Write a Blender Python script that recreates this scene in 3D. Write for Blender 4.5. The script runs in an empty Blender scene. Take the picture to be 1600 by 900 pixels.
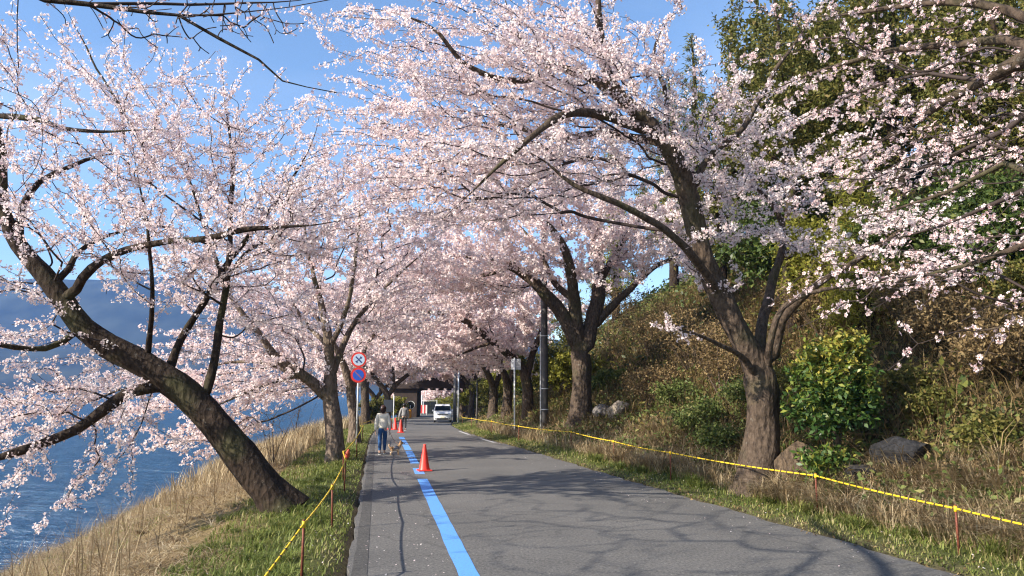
import bpy, bmesh, math, random
import numpy as np
from mathutils import Vector, Matrix, Quaternion

random.seed(7)
RNG = np.random.default_rng(11)
S = bpy.context.scene
COL = S.collection
R = math.radians

# ------------------------------------------------------------------ camera, sky, sun, exposure
F_PX = 1150.0                       # focal length in pixels of a 1600 px wide picture
PITCH = math.atan((606 - 450) / F_PX)
CAM_H = 2.2
cam_d = bpy.data.cameras.new("camera")
cam_d.sensor_width = 36.0
cam_d.lens = F_PX / 1600 * 36.0
cam_d.clip_start = 0.05
cam_d.clip_end = 12000
cam = bpy.data.objects.new("camera", cam_d)
COL.objects.link(cam)
cam.location = (0, 0, CAM_H)
cam.rotation_euler = (math.pi / 2 + PITCH, 0, 0)
S.camera = cam

SUN_EL = R(28.5)
SUN_AZ = R(-119)                    # compass-like: 0 = +Y, clockwise positive, so -119 is left and a little behind
to_sun = Vector((math.cos(SUN_EL) * math.sin(SUN_AZ), math.cos(SUN_EL) * math.cos(SUN_AZ), math.sin(SUN_EL)))
w = bpy.data.worlds.new("World")
S.world = w
w.use_nodes = True
nt = w.node_tree
bg = nt.nodes["Background"]
sky = nt.nodes.new("ShaderNodeTexSky")
sky.sky_type = 'NISHITA'
sky.sun_disc = False
sky.sun_elevation = SUN_EL
sky.sun_rotation = SUN_AZ
sky.altitude = 200
sky.air_density = 1.0
sky.dust_density = 0.4
sky.ozone_density = 2.2
sky_tc = nt.nodes.new("ShaderNodeTexCoord")
sky_mp = nt.nodes.new("ShaderNodeMapping"); sky_mp.inputs["Scale"].default_value = (1.6, 1.6, 4.2)
sky_nz = nt.nodes.new("ShaderNodeTexNoise"); sky_nz.inputs["Scale"].default_value = 1.7; sky_nz.inputs["Detail"].default_value = 7.0
sky_rp = nt.nodes.new("ShaderNodeMapRange"); sky_rp.inputs[1].default_value = .48; sky_rp.inputs[2].default_value = .75; sky_rp.inputs[4].default_value = .28
sky_hs = nt.nodes.new("ShaderNodeHueSaturation"); sky_hs.inputs["Saturation"].default_value = .45; sky_hs.inputs["Value"].default_value = 1.45
nt.links.new(sky_tc.outputs["Generated"], sky_mp.inputs[0]); nt.links.new(sky_mp.outputs[0], sky_nz.inputs["Vector"])
nt.links.new(sky_nz.outputs["Fac"], sky_rp.inputs[0]); nt.links.new(sky_rp.outputs[0], sky_hs.inputs["Fac"])
nt.links.new(sky.outputs[0], sky_hs.inputs["Color"])            # thin veils of high cloud
nt.links.new(sky_hs.outputs[0], bg.inputs[0])
bg.inputs[1].default_value = 0.135
sun_d = bpy.data.lights.new("sun", 'SUN')
sun_d.energy = 5.0
sun_d.angle = R(0.5)
sun_d.color = (1.0, 0.92, 0.80)
sun = bpy.data.objects.new("sun", sun_d)
COL.objects.link(sun)
sun.rotation_euler = to_sun.to_track_quat('Z', 'Y').to_euler()
sun.location = (-20, -5, 30)
S.view_settings.view_transform = 'Standard'
S.view_settings.look = 'None'
S.view_settings.exposure = 0.95
S.view_settings.gamma = 1.0
S.view_settings.use_curve_mapping = False
S.cycles.max_bounces = 6
S.cycles.diffuse_bounces = 3
S.cycles.glossy_bounces = 2
S.cycles.transmission_bounces = 4
S.cycles.transparent_max_bounces = 6
S.cycles.volume_bounces = 0
S.cycles.use_denoising = True
S.cycles.filter_width = 1.2

# ------------------------------------------------------------------ survey: pixels of the photograph to places on the ground
CT, ST = math.cos(PITCH), math.sin(PITCH)
def ray(px, py):
    u = (px - 800) / F_PX
    v = (450 - py) / F_PX
    d = np.array([u, CT - v * ST, ST + v * CT])
    return d / d[1]
def at(px, py, Y):
    p = ray(px, py) * Y
    return np.array([p[0], p[1], p[2] + CAM_H])

_Y = np.arange(-80, 420, 0.5)
def _smooth(a, n=13):
    k = np.ones(n) / n
    return np.convolve(np.pad(a, n // 2, mode='edge'), k, 'valid')
def _xl_raw(Y):
    b = np.clip(Y - 30, 0, 70)
    return -0.32 - 0.18 * Y + 0.0012 * b ** 2 + 0.168 * np.clip(Y - 100, 0, None)
_XL = _smooth(_xl_raw(_Y))
_XR = _smooth(np.interp(_Y, [-80, -20, 0, 8.6, 17.6, 25, 32.9, 45, 58, 72, 90, 130, 420],
                        [19, 11.3, 7.7, 5.46, 2.92, 1.0, -0.94, -3.2, -4.75, -5.85, -6.7, -7.4, -10.9]))
_ZR = _smooth(np.interp(_Y, [-80, 28, 45, 72, 92, 140, 420], [0, 0, -0.3, -1.1, -1.35, -1.5, -1.5]))
def xl(Y): return np.interp(Y, _Y, _XL)
def xr(Y): return np.interp(Y, _Y, _XR)
def zr(Y): return np.interp(Y, _Y, _ZR)
LAKE_Z = -2.6
def wob(x, y, s=1.0, k=0.0):
    return (np.sin(x * 1.3 * s + k) * np.cos(y * 0.9 * s + 1.7 * k) + 0.5 * np.sin(x * 2.7 * s + y * 2.1 * s + k) + 0.3 * np.cos(x * 5.1 * s - y * 4.3 * s))
def H(x, y):
    """height of the ground"""
    x = np.asarray(x, float); y = np.asarray(y, float)
    L, Rr, z0 = xl(y), xr(y), zr(y)
    ol = L - x
    orr = x - Rr
    zl = np.interp(ol, [0, .25, 1.2, 2.1, 3.2, 9.7, 13, 40, 400], [0, .03, 0.0, -.1, -.38, -2.8, -4, -6, -6])
    zrr = np.interp(orr, [0, .3, 1.3, 2.2, 3.2, 6, 12, 20, 40, 80, 400], [0, .03, .08, .32, .85, 2.5, 7.0, 12.5, 23, 33, 50])
    z = z0 + np.where(ol > 0, zl, 0) + np.where(orr > 0, zrr, 0)
    bump = np.where(ol > 0, np.clip(ol * .5, 0, 1), np.where(orr > 0, np.clip(orr * .5, 0, 2.5), 0))
    return z + 0.045 * bump * wob(x, y)
def gnd(px, py, y0=3.0, y1=160.0):
    r = ray(px, py)
    Ys = np.arange(y0, y1, 0.05)
    d = r[2] * Ys + CAM_H - H(r[0] * Ys, Ys)
    k = np.argmax(d <= 0)
    Y = Ys[k]
    return np.array([r[0] * Y, Y, float(H(r[0] * Y, Y))])

# ------------------------------------------------------------------ materials
def new_mat(name):
    m = bpy.data.materials.new(name)
    m.use_nodes = True
    m.node_tree.nodes.clear()
    return m, m.node_tree
def N(t, typ, **kw):
    n = t.nodes.new(typ)
    for k, v in kw.items():
        if k.startswith("i_"):
            key = k[2:]
            key = int(key) if key.isdigit() else key
            n.inputs[key].default_value = v
        else:
            setattr(n, k, v)
    return n
def ramp(t, pts, interp='LINEAR'):
    n = t.nodes.new("ShaderNodeValToRGB")
    cr = n.color_ramp
    cr.interpolation = interp
    while len(cr.elements) < len(pts):
        cr.elements.new(0.5)
    for e, (p, c) in zip(cr.elements, pts):
        e.position = p
        e.color = (*c, 1) if len(c) == 3 else c
    return n
def simple(name, col, rough=0.6, metal=0.0, var=0.12, scale=20.0, bump=0.0, spec=0.4, coat=0.0):
    m, t = new_mat(name)
    out = N(t, "ShaderNodeOutputMaterial")
    b = N(t, "ShaderNodeBsdfPrincipled", i_Roughness=rough, i_Metallic=metal)
    b.inputs["Specular IOR Level"].default_value = spec
    b.inputs["Coat Weight"].default_value = coat
    tc = N(t, "ShaderNodeTexCoord")
    nz = N(t, "ShaderNodeTexNoise", i_Scale=scale, i_Detail=5.0)
    t.links.new(tc.outputs["Object"], nz.inputs["Vector"])
    lo = tuple(c * (1 - var) for c in col); hi = tuple(min(1, c * (1 + var)) for c in col)
    r = ramp(t, [(0.3, lo), (0.7, hi)])
    t.links.new(nz.outputs["Fac"], r.inputs[0])
    t.links.new(r.outputs[0], b.inputs["Base Color"])
    if bump:
        bp = N(t, "ShaderNodeBump", i_Strength=bump, i_Distance=0.02)
        t.links.new(nz.outputs["Fac"], bp.inputs["Height"])
        t.links.new(bp.outputs[0], b.inputs["Normal"])
    t.links.new(b.outputs[0], out.inputs[0])
    return m
def leafy(name, pts, trans=0.3, rough=0.55, spec=0.25):
    """leaf or petal: colour by the per-piece attribute 'tint', partly translucent"""
    m, t = new_mat(name)
    out = N(t, "ShaderNodeOutputMaterial")
    a = N(t, "ShaderNodeAttribute", attribute_name="tint")
    r = ramp(t, pts)
    t.links.new(a.outputs["Fac"], r.inputs[0])
    b = N(t, "ShaderNodeBsdfPrincipled", i_Roughness=rough)
    b.inputs["Specular IOR Level"].default_value = spec
    t.links.new(r.outputs[0], b.inputs["Base Color"])
    tr = N(t, "ShaderNodeBsdfTranslucent")
    t.links.new(r.outputs[0], tr.inputs[0])
    mx = N(t, "ShaderNodeMixShader", i_0=trans)
    t.links.new(b.outputs[0], mx.inputs[1]); t.links.new(tr.outputs[0], mx.inputs[2])
    t.links.new(mx.outputs[0], out.inputs[0])
    return m
def bark(name, dark, light, lichen=0.25, scale=1.0, moss=.6):
    m, t = new_mat(name)
    out = N(t, "ShaderNodeOutputMaterial")
    b = N(t, "ShaderNodeBsdfPrincipled", i_Roughness=0.85)
    b.inputs["Specular IOR Level"].default_value = 0.2
    tc = N(t, "ShaderNodeTexCoord")
    mp = N(t, "ShaderNodeMapping"); mp.inputs["Scale"].default_value = (7 * scale, 7 * scale, 3.2 * scale)
    t.links.new(tc.outputs["Object"], mp.inputs[0])
    n1 = N(t, "ShaderNodeTexNoise", i_Scale=2.2, i_Detail=9.0, i_Roughness=0.7)
    t.links.new(mp.outputs[0], n1.inputs["Vector"])
    r1 = ramp(t, [(0.32, dark), (0.62, light)])
    t.links.new(n1.outputs["Fac"], r1.inputs[0])
    n2 = N(t, "ShaderNodeTexNoise", i_Scale=6.5 * scale, i_Detail=9.0, i_Roughness=.75)
    t.links.new(tc.outputs["Object"], n2.inputs["Vector"])
    r2 = ramp(t, [(0.61, (0, 0, 0)), (0.65, (1, 1, 1))])
    t.links.new(n2.outputs["Fac"], r2.inputs[0])
    mul = N(t, "ShaderNodeMath", operation='MULTIPLY', i_1=lichen)
    t.links.new(r2.outputs[0], mul.inputs[0])
    mx = N(t, "ShaderNodeMix", data_type='RGBA')
    mx.inputs["B"].default_value = (0.33, 0.32, 0.27, 1)
    t.links.new(mul.outputs[0], mx.inputs["Factor"]); t.links.new(r1.outputs[0], mx.inputs["A"])
    n3 = N(t, "ShaderNodeTexNoise", i_Scale=1.1 * scale, i_Detail=3.0)
    t.links.new(tc.outputs["Object"], n3.inputs["Vector"])
    r3 = ramp(t, [(0.52, (0, 0, 0)), (0.7, (moss, moss, moss))])
    t.links.new(n3.outputs["Fac"], r3.inputs[0])
    mx2 = N(t, "ShaderNodeMix", data_type='RGBA')
    mx2.inputs["B"].default_value = (0.075, 0.075, 0.03, 1)
    t.links.new(r3.outputs[0], mx2.inputs["Factor"]); t.links.new(mx.outputs["Result"], mx2.inputs["A"])
    t.links.new(mx2.outputs["Result"], b.inputs["Base Color"])
    v = N(t, "ShaderNodeTexVoronoi", i_Scale=1.6)
    t.links.new(mp.outputs[0], v.inputs["Vector"])
    ad = N(t, "ShaderNodeMath", operation='ADD')
    t.links.new(n1.outputs["Fac"], ad.inputs[0]); t.links.new(v.outputs["Distance"], ad.inputs[1])
    bp = N(t, "ShaderNodeBump", i_Strength=0.9, i_Distance=0.05)
    t.links.new(ad.outputs[0], bp.inputs["Height"]); t.links.new(bp.outputs[0], b.inputs["Normal"])
    t.links.new(b.outputs[0], out.inputs[0])
    return m

M = {}
M['bark'] = bark("cherry_bark", (0.011, 0.007, 0.005), (0.046, 0.030, 0.020), lichen=.28)
M['bark_grey'] = bark("old_cherry_bark", (0.022, 0.015, 0.011), (0.115, 0.082, 0.058), lichen=0.3)
M['bark_pale'] = bark("pale_cherry_bark", (0.05, 0.037, 0.028), (0.22, 0.165, 0.125), lichen=0.3)
M['twig'] = simple("twig_bark", (0.035, 0.022, 0.017), 0.8)
M['stem'] = simple("shrub_stem", (0.10, 0.07, 0.045), 0.8)
M['petal'] = leafy("cherry_petal", [(0.0, (0.80, 0.56, 0.55)), (0.25, (0.87, 0.715, 0.70)), (0.7, (0.905, 0.80, 0.775)), (1.0, (0.92, 0.865, 0.835))], 0.45, 0.7, 0.1)
M['petal_near'] = leafy("near_cherry_petal", [(0.0, (0.50, 0.13, 0.06)), (0.1, (0.58, 0.24, 0.11)), (0.16, (0.83, 0.54, 0.53)), (0.6, (0.88, 0.71, 0.69)), (1.0, (0.91, 0.80, 0.77))], 0.4, 0.7, 0.1)
M['leaf_olive'] = leafy("olive_leaf", [(0, (0.04, 0.055, 0.013)), (0.45, (0.12, 0.125, 0.028)), (0.8, (0.22, 0.185, 0.05)), (1, (0.28, 0.19, 0.08))], 0.35)
M['leaf_dark'] = leafy("evergreen_leaf", [(0, (0.03, 0.05, 0.014)), (0.6, (0.075, 0.115, 0.026)), (1, (0.17, 0.18, 0.04))], 0.3, 0.45, 0.35)
M['leaf_yellow'] = leafy("yellow_green_leaf", [(0, (0.08, 0.095, 0.014)), (0.5, (0.20, 0.20, 0.03)), (1, (0.36, 0.32, 0.06))], 0.4)
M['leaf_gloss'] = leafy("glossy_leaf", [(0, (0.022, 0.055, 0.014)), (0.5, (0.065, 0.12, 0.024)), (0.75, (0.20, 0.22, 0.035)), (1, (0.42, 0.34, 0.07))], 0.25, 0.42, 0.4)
M['leaf_dry'] = leafy("dry_leaf", [(0, (0.09, 0.058, 0.028)), (0.5, (0.24, 0.165, 0.08)), (1, (0.40, 0.30, 0.15))], 0.35, 0.8, 0.1)
M['leaf_bamboo'] = leafy("bamboo_grass_leaf", [(0, (0.05, 0.075, 0.018)), (0.5, (0.12, 0.16, 0.04)), (1, (0.27, 0.25, 0.09))], 0.3)
M['grass_green'] = leafy("green_grass", [(0, (0.08, 0.105, 0.02)), (0.5, (0.18, 0.22, 0.05)), (0.8, (0.30, 0.29, 0.09)), (1, (0.48, 0.40, 0.20))], 0.35)
M['grass_dry'] = leafy("dry_grass", [(0, (0.14, 0.09, 0.045)), (0.45, (0.32, 0.23, 0.125)), (0.8, (0.48, 0.38, 0.23)), (1, (0.64, 0.54, 0.37))], 0.3, 0.7)

def ground_mat():
    m, t = new_mat("earth_and_turf")
    out = N(t, "ShaderNodeOutputMaterial")
    b = N(t, "ShaderNodeBsdfPrincipled", i_Roughness=0.95)
    b.inputs["Specular IOR Level"].default_value = 0.1
    a = N(t, "ShaderNodeAttribute", attribute_name="zone")
    tc = N(t, "ShaderNodeTexCoord")
    n1 = N(t, "ShaderNodeTexNoise", i_Scale=1.4, i_Detail=8.0, i_Roughness=0.7)
    t.links.new(tc.outputs["Object"], n1.inputs["Vector"])
    n2 = N(t, "ShaderNodeTexNoise", i_Scale=22.0, i_Detail=6.0, i_Roughness=0.7)
    t.links.new(tc.outputs["Object"], n2.inputs["Vector"])
    sub = N(t, "ShaderNodeMath", operation='MULTIPLY_ADD', i_1=0.5, i_2=-0.25)
    t.links.new(n1.outputs["Fac"], sub.inputs[0])
    ad = N(t, "ShaderNodeMath", operation='ADD', use_clamp=True)
    t.links.new(a.outputs["Fac"], ad.inputs[0]); t.links.new(sub.outputs[0], ad.inputs[1])
    # 0 = earth by the kerb, 0.25 = green turf, 0.6 = dry straw, 1 = leaf-mould of the hillside
    r = ramp(t, [(0.0, (0.11, 0.085, 0.055)), (0.14, (0.12, 0.115, 0.05)), (0.3, (0.105, 0.125, 0.035)), (0.48, (0.24, 0.18, 0.085)), (0.68, (0.30, 0.22, 0.12)), (0.86, (0.085, 0.062, 0.03)), (1, (0.05, 0.045, 0.02))])
    t.links.new(ad.outputs[0], r.inputs[0])
    r2 = ramp(t, [(0.3, (0.45, 0.45, 0.45)), (0.7, (1.25, 1.25, 1.25))])
    t.links.new(n2.outputs["Fac"], r2.inputs[0])
    mx = N(t, "ShaderNodeMix", data_type='RGBA', blend_type='MULTIPLY')
    mx.inputs["Factor"].default_value = 1.0
    t.links.new(r.outputs[0], mx.inputs["A"]); t.links.new(r2.outputs[0], mx.inputs["B"])
    t.links.new(mx.outputs["Result"], b.inputs["Base Color"])
    bp = N(t, "ShaderNodeBump", i_Strength=0.8, i_Distance=0.06)
    t.links.new(n2.outputs["Fac"], bp.inputs["Height"]); t.links.new(bp.outputs[0], b.inputs["Normal"])
    t.links.new(b.outputs[0], out.inputs[0])
    return m
def asphalt_mat(name="asphalt", k=1.0):
    m, t = new_mat(name)
    out = N(t, "ShaderNodeOutputMaterial")
    b = N(t, "ShaderNodeBsdfPrincipled", i_Roughness=0.82)
    b.inputs["Specular IOR Level"].default_value = 0.35
    tc = N(t, "ShaderNodeTexCoord")
    n1 = N(t, "ShaderNodeTexNoise", i_Scale=0.45, i_Detail=6.0, i_Roughness=0.65)
    t.links.new(tc.outputs["Object"], n1.inputs["Vector"])
    r1 = ramp(t, [(0.25, (0.115 * k, 0.111 * k, 0.106 * k)), (0.75, (0.180 * k, 0.172 * k, 0.162 * k))])
    t.links.new(n1.outputs["Fac"], r1.inputs[0])
    n2 = N(t, "ShaderNodeTexNoise", i_Scale=26.0, i_Detail=8.0, i_Roughness=0.85)
    t.links.new(tc.outputs["Object"], n2.inputs["Vector"])
    r2 = ramp(t, [(0.36, (0.22, 0.22, 0.23)), (0.46, (0.75, 0.75, 0.75)), (0.54, (1.05, 1.04, 1.0)), (0.60, (1.6, 1.55, 1.45)), (0.66, (3.0, 2.9, 2.7))])
    t.links.new(n2.outputs["Fac"], r2.inputs[0])
    mx = N(t, "ShaderNodeMix", data_type='RGBA', blend_type='MULTIPLY')
    mx.inputs["Factor"].default_value = 1.0
    t.links.new(r1.outputs[0], mx.inputs["A"]); t.links.new(r2.outputs[0], mx.inputs["B"])
    # hairline cracks
    v = N(t, "ShaderNodeTexVoronoi", feature='DISTANCE_TO_EDGE', i_Scale=0.28)
    dn = N(t, "ShaderNodeTexNoise", i_Scale=1.6, i_Detail=5.0)
    t.links.new(tc.outputs["Object"], dn.inputs["Vector"])
    av = N(t, "ShaderNodeVectorMath", operation='MULTIPLY_ADD')
    av.inputs[1].default_value = (0.9, 0.9, 0.0)
    t.links.new(dn.outputs["Color"], av.inputs[0]); t.links.new(tc.outputs["Object"], av.inputs[2])
    t.links.new(av.outputs[0], v.inputs["Vector"])
    rc = ramp(t, [(0.0, (0.5, 0.5, 0.5)), (0.006, (1, 1, 1))])
    t.links.new(v.outputs["Distance"], rc.inputs[0])
    mx2 = N(t, "ShaderNodeMix", data_type='RGBA', blend_type='MULTIPLY')
    mx2.inputs["Factor"].default_value = 0.6
    t.links.new(mx.outputs["Result"], mx2.inputs["A"]); t.links.new(rc.outputs[0], mx2.inputs["B"])
    t.links.new(mx2.outputs["Result"], b.inputs["Base Color"])
    bp = N(t, "ShaderNodeBump", i_Strength=0.8, i_Distance=0.012)
    t.links.new(n2.outputs["Fac"], bp.inputs["Height"]); t.links.new(bp.outputs[0], b.inputs["Normal"])
    t.links.new(b.outputs[0], out.inputs[0])
    return m
def paint_mat(name, col, worn=0.5):
    m, t = new_mat(name)
    out = N(t, "ShaderNodeOutputMaterial")
    b = N(t, "ShaderNodeBsdfPrincipled", i_Roughness=0.7)
    tc = N(t, "ShaderNodeTexCoord")
    n2 = N(t, "ShaderNodeTexNoise", i_Scale=45.0, i_Detail=6.0, i_Roughness=0.75)
    t.links.new(tc.outputs["Object"], n2.inputs["Vector"])
    r = ramp(t, [(0.33, (0.13, 0.125, 0.12)), (0.36 + 0.16 * worn, col), (1.0, tuple(min(1, c * 1.1) for c in col))])
    t.links.new(n2.outputs["Fac"], r.inputs[0])
    t.links.new(r.outputs[0], b.inputs["Base Color"])
    t.links.new(b.outputs[0], out.inputs[0])
    return m
def water_mat():
    m, t = new_mat("lake_water")
    out = N(t, "ShaderNodeOutputMaterial")
    b = N(t, "ShaderNodeBsdfPrincipled", i_Roughness=0.12)
    b.inputs["Base Color"].default_value = (0.028, 0.090, 0.18, 1)
    b.inputs["IOR"].default_value = 1.33
    tc = N(t, "ShaderNodeTexCoord")
    mp = N(t, "ShaderNodeMapping"); mp.inputs["Scale"].default_value = (0.55, 1.7, 1); mp.inputs["Rotation"].default_value = (0, 0, R(-14))
    t.links.new(tc.outputs["Object"], mp.inputs[0])
    n1 = N(t, "ShaderNodeTexNoise", i_Scale=.75, i_Detail=6.0, i_Roughness=0.62)
    t.links.new(mp.outputs[0], n1.inputs["Vector"])
    n2 = N(t, "ShaderNodeTexNoise", i_Scale=0.22, i_Detail=3.0)
    t.links.new(mp.outputs[0], n2.inputs["Vector"])
    ad = N(t, "ShaderNodeMath", operation='MULTIPLY_ADD', i_1=1.5)
    t.links.new(n2.outputs["Fac"], ad.inputs[0]); t.links.new(n1.outputs["Fac"], ad.inputs[2])
    bp = N(t, "ShaderNodeBump", i_Strength=1.0, i_Distance=1.1)
    t.links.new(ad.outputs[0], bp.inputs["Height"]); t.links.new(bp.outputs[0], b.inputs["Normal"])
    sx = N(t, "ShaderNodeSeparateXYZ")                  # calmer water out in the lee of the far shore
    t.links.new(tc.outputs["Object"], sx.inputs[0])
    mr = N(t, "ShaderNodeMapRange", i_1=120.0, i_2=500.0, i_3=1.0, i_4=0.05)
    t.links.new(sx.outputs["Y"], mr.inputs[0]); t.links.new(mr.outputs[0], bp.inputs["Strength"])
    t.links.new(b.outputs[0], out.inputs[0])
    return m
def rope_mat():
    m, t = new_mat("tiger_rope")
    out = N(t, "ShaderNodeOutputMaterial")
    b = N(t, "ShaderNodeBsdfPrincipled", i_Roughness=0.6)
    a = N(t, "ShaderNodeAttribute", attribute_name="tint")
    r = ramp(t, [(0.0, (0.75, 0.50, 0.02)), (0.80, (0.75, 0.50, 0.02)), (0.83, (0.05, 0.04, 0.02)), (1.0, (0.05, 0.04, 0.02))])
    fr = N(t, "ShaderNodeMath", operation='FRACT')
    t.links.new(a.outputs["Fac"], fr.inputs[0]); t.links.new(fr.outputs[0], r.inputs[0])
    t.links.new(r.outputs[0], b.inputs["Base Color"])
    t.links.new(b.outputs[0], out.inputs[0])
    return m
def rock_mat(name, a, c):
    return bark(name, a, c, lichen=0.05, scale=0.9, moss=0.0)

# ------------------------------------------------------------------ object helpers
def tag(o, label=None, cat=None, group=None, kind=None):
    if label: o['label'] = label
    if cat: o['category'] = cat
    if group: o['group'] = group
    if kind: o['kind'] = kind
    return o
def empty(name, loc, label, cat, group=None, rz=0.0):
    o = bpy.data.objects.new(name, None)
    o.empty_display_size = 0.2
    COL.objects.link(o)
    o.location = tuple(float(v) for v in loc)
    o.rotation_euler = (0, 0, rz)
    return tag(o, label, cat, group)
def link(name, me, mat=None, parent=None, smooth=False):
    o = bpy.data.objects.new(name, me)
    COL.objects.link(o)
    if mat is not None:
        for mm in (mat if isinstance(mat, (list, tuple)) else [mat]):
            me.materials.append(mm)
    if smooth:
        me.polygons.foreach_set("use_smooth", np.ones(len(me.polygons), bool))
    if parent is not None:
        o.parent = parent
    return o
def mesh_np(name, verts, loops, sizes, tint=None, attr="tint"):
    """mesh from flat arrays: loops = vertex index per corner, sizes = corners per face"""
    verts = np.asarray(verts, np.float32).reshape(-1, 3)
    loops = np.asarray(loops, np.int32).ravel()
    sizes = np.asarray(sizes, np.int32).ravel()
    me = bpy.data.meshes.new(name)
    me.vertices.add(len(verts)); me.vertices.foreach_set("co", verts.ravel())
    me.loops.add(len(loops)); me.loops.foreach_set("vertex_index", loops)
    me.polygons.add(len(sizes))
    me.polygons.foreach_set("loop_start", np.concatenate([[0], np.cumsum(sizes)[:-1]]).astype(np.int32))
    me.update(calc_edges=True)
    if tint is not None:
        a = me.attributes.new(attr, 'FLOAT', 'POINT')
        a.data.foreach_set("value", np.asarray(tint, np.float32).ravel())
    return me
class Parts:
    """collects tubes / grids as numpy pieces, then makes ONE mesh"""
    def __init__(self):
        self.v = []; self.l = []; self.s = []; self.t = []; self.n = 0
    def add(self, v, faces4=None, tint=None, loops=None, sizes=None):
        v = np.asarray(v, float).reshape(-1, 3)
        if faces4 is not None:
            loops = faces4.ravel(); sizes = np.full(len(faces4), faces4.shape[1])
        self.v.append(v); self.l.append(np.asarray(loops) + self.n); self.s.append(sizes)
        self.t.append(np.full(len(v), .5) if tint is None else np.broadcast_to(tint, (len(v),)))
        self.n += len(v)
    def tube(self, P, rad, sides=6, tint=None, cap=True, lump=0.0, flare=None):
        P = np.asarray(P, float); n = len(P)
        rad = np.broadcast_to(np.asarray(rad, float), (n,))
        T = np.gradient(P, axis=0)
        T /= np.linalg.norm(T, axis=1)[:, None] + 1e-12
        ref = np.array([0., 0, 1]) if abs(T[0, 2]) < .9 else np.array([1., 0, 0])
        U = np.empty_like(T)
        u = ref - T[0] * ref.dot(T[0]); u /= np.linalg.norm(u)
        for i in range(n):
            u = u - T[i] * u.dot(T[i]); u = u / (np.linalg.norm(u) + 1e-12)
            U[i] = u
        W = np.cross(T, U)
        an = np.arange(sides) * 2 * np.pi / sides
        rr = np.repeat(rad[:, None], sides, 1)
        if lump:
            ph = RNG.random(3) * 6.28
            s = np.cumsum(np.r_[0, np.linalg.norm(np.diff(P, axis=0), axis=1)])[:, None]
            sc = 1.0 / max(rad.mean(), .02)
            rr = rr * (1 + lump * (np.sin(2 * an[None] + s * 1.1 * sc * .6 + ph[0]) * .55 + np.sin(3 * an[None] - s * sc * .9 + ph[1]) * .4 + np.sin(5 * an[None] + s * sc * 1.7 + ph[2]) * .3) + lump * .35 * RNG.standard_normal(rr.shape))
        if flare is not None:
            rr = rr * (1 + flare[:, None] * (0.55 + 0.45 * np.sin(5 * an[None] + 1.3) + .25 * np.sin(3 * an[None])))
        V = P[:, None] + rr[..., None] * (np.cos(an)[None, :, None] * U[:, None] + np.sin(an)[None, :, None] * W[:, None])
        i = np.arange(n - 1)[:, None] * sides; j = np.arange(sides)[None]; k = (j + 1) % sides
        f = np.stack([i + j, i + k, i + sides + k, i + sides + j], -1).reshape(-1, 4)
        tt = None if tint is None else np.repeat(np.broadcast_to(tint, (n,)), sides)
        self.add(V.reshape(-1, 3), f, tt)
        if cap:
            self.l.append(np.arange(sides)[::-1] + self.n - n * sides); self.s.append(np.array([sides]))
            self.l.append(np.arange(sides) + self.n - sides); self.s.append(np.array([sides]))
    def mesh(self, name, off=(0, 0, 0)):
        return mesh_np(name, np.concatenate(self.v) - np.asarray(off, float), np.concatenate(self.l), np.concatenate(self.s), np.concatenate(self.t))
    def build(self, name, mat, parent=None, off=(0, 0, 0), smooth=True):
        return link(name, self.mesh(name, off), mat, parent, smooth)
def bm_obj(name, bm, mat, parent=None, smooth=False, bevel=0.0, seg=2):
    if bevel:
        bmesh.ops.bevel(bm, geom=bm.edges[:], offset=bevel, segments=seg, affect='EDGES', clamp_overlap=True)
    me = bpy.data.meshes.new(name)
    bmesh.ops.recalc_face_normals(bm, faces=bm.faces[:])
    bm.to_mesh(me); bm.free()
    return link(name, me, mat, parent, smooth)
def bm_box(bm, c, s, rot=None):
    r = bmesh.ops.create_cube(bm, size=1.0)
    M4 = Matrix.Translation(c) @ (rot.to_4x4() if rot else Matrix.Identity(4)) @ Matrix.Diagonal((*s, 1))
    bmesh.ops.transform(bm, matrix=M4, verts=r['verts'])
def bm_lathe(bm, prof, seg=24, c=(0, 0, 0)):
    rings = []
    for (r, z) in prof:
        if r < 1e-5:
            rings.append([bm.verts.new((c[0], c[1], c[2] + z))])
        else:
            rings.append([bm.verts.new((c[0] + r * math.cos(2 * math.pi * k / seg), c[1] + r * math.sin(2 * math.pi * k / seg), c[2] + z)) for k in range(seg)])
    for a, b in zip(rings, rings[1:]):
        for k in range(seg):
            k2 = (k + 1) % seg
            va = [a[0]] if len(a) == 1 else [a[k], a[k2]]
            vb = [b[0]] if len(b) == 1 else [b[k2], b[k]]
            f = va + vb
            if len(f) >= 3:
                bm.faces.new(f)
def catmull(P, step):
    P = np.asarray(P, float)
    Q = np.vstack([2 * P[0] - P[1], P, 2 * P[-1] - P[-2]])
    out = []
    for i in range(1, len(Q) - 2):
        p0, p1, p2, p3 = Q[i - 1:i + 3]
        n = max(1, int(np.linalg.norm((p2 - p1)[:3]) / step))
        t = (np.arange(n) / n)[:, None]
        out.append(.5 * (2 * p1 + (p2 - p0) * t + (2 * p0 - 5 * p1 + 4 * p2 - p3) * t ** 2 + (3 * p1 - p0 - 3 * p2 + p3) * t ** 3))
    out.append(P[-1:])
    return np.vstack(out)
def unit(a):
    return a / (np.linalg.norm(a, axis=-1, keepdims=True) + 1e-9)

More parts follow.
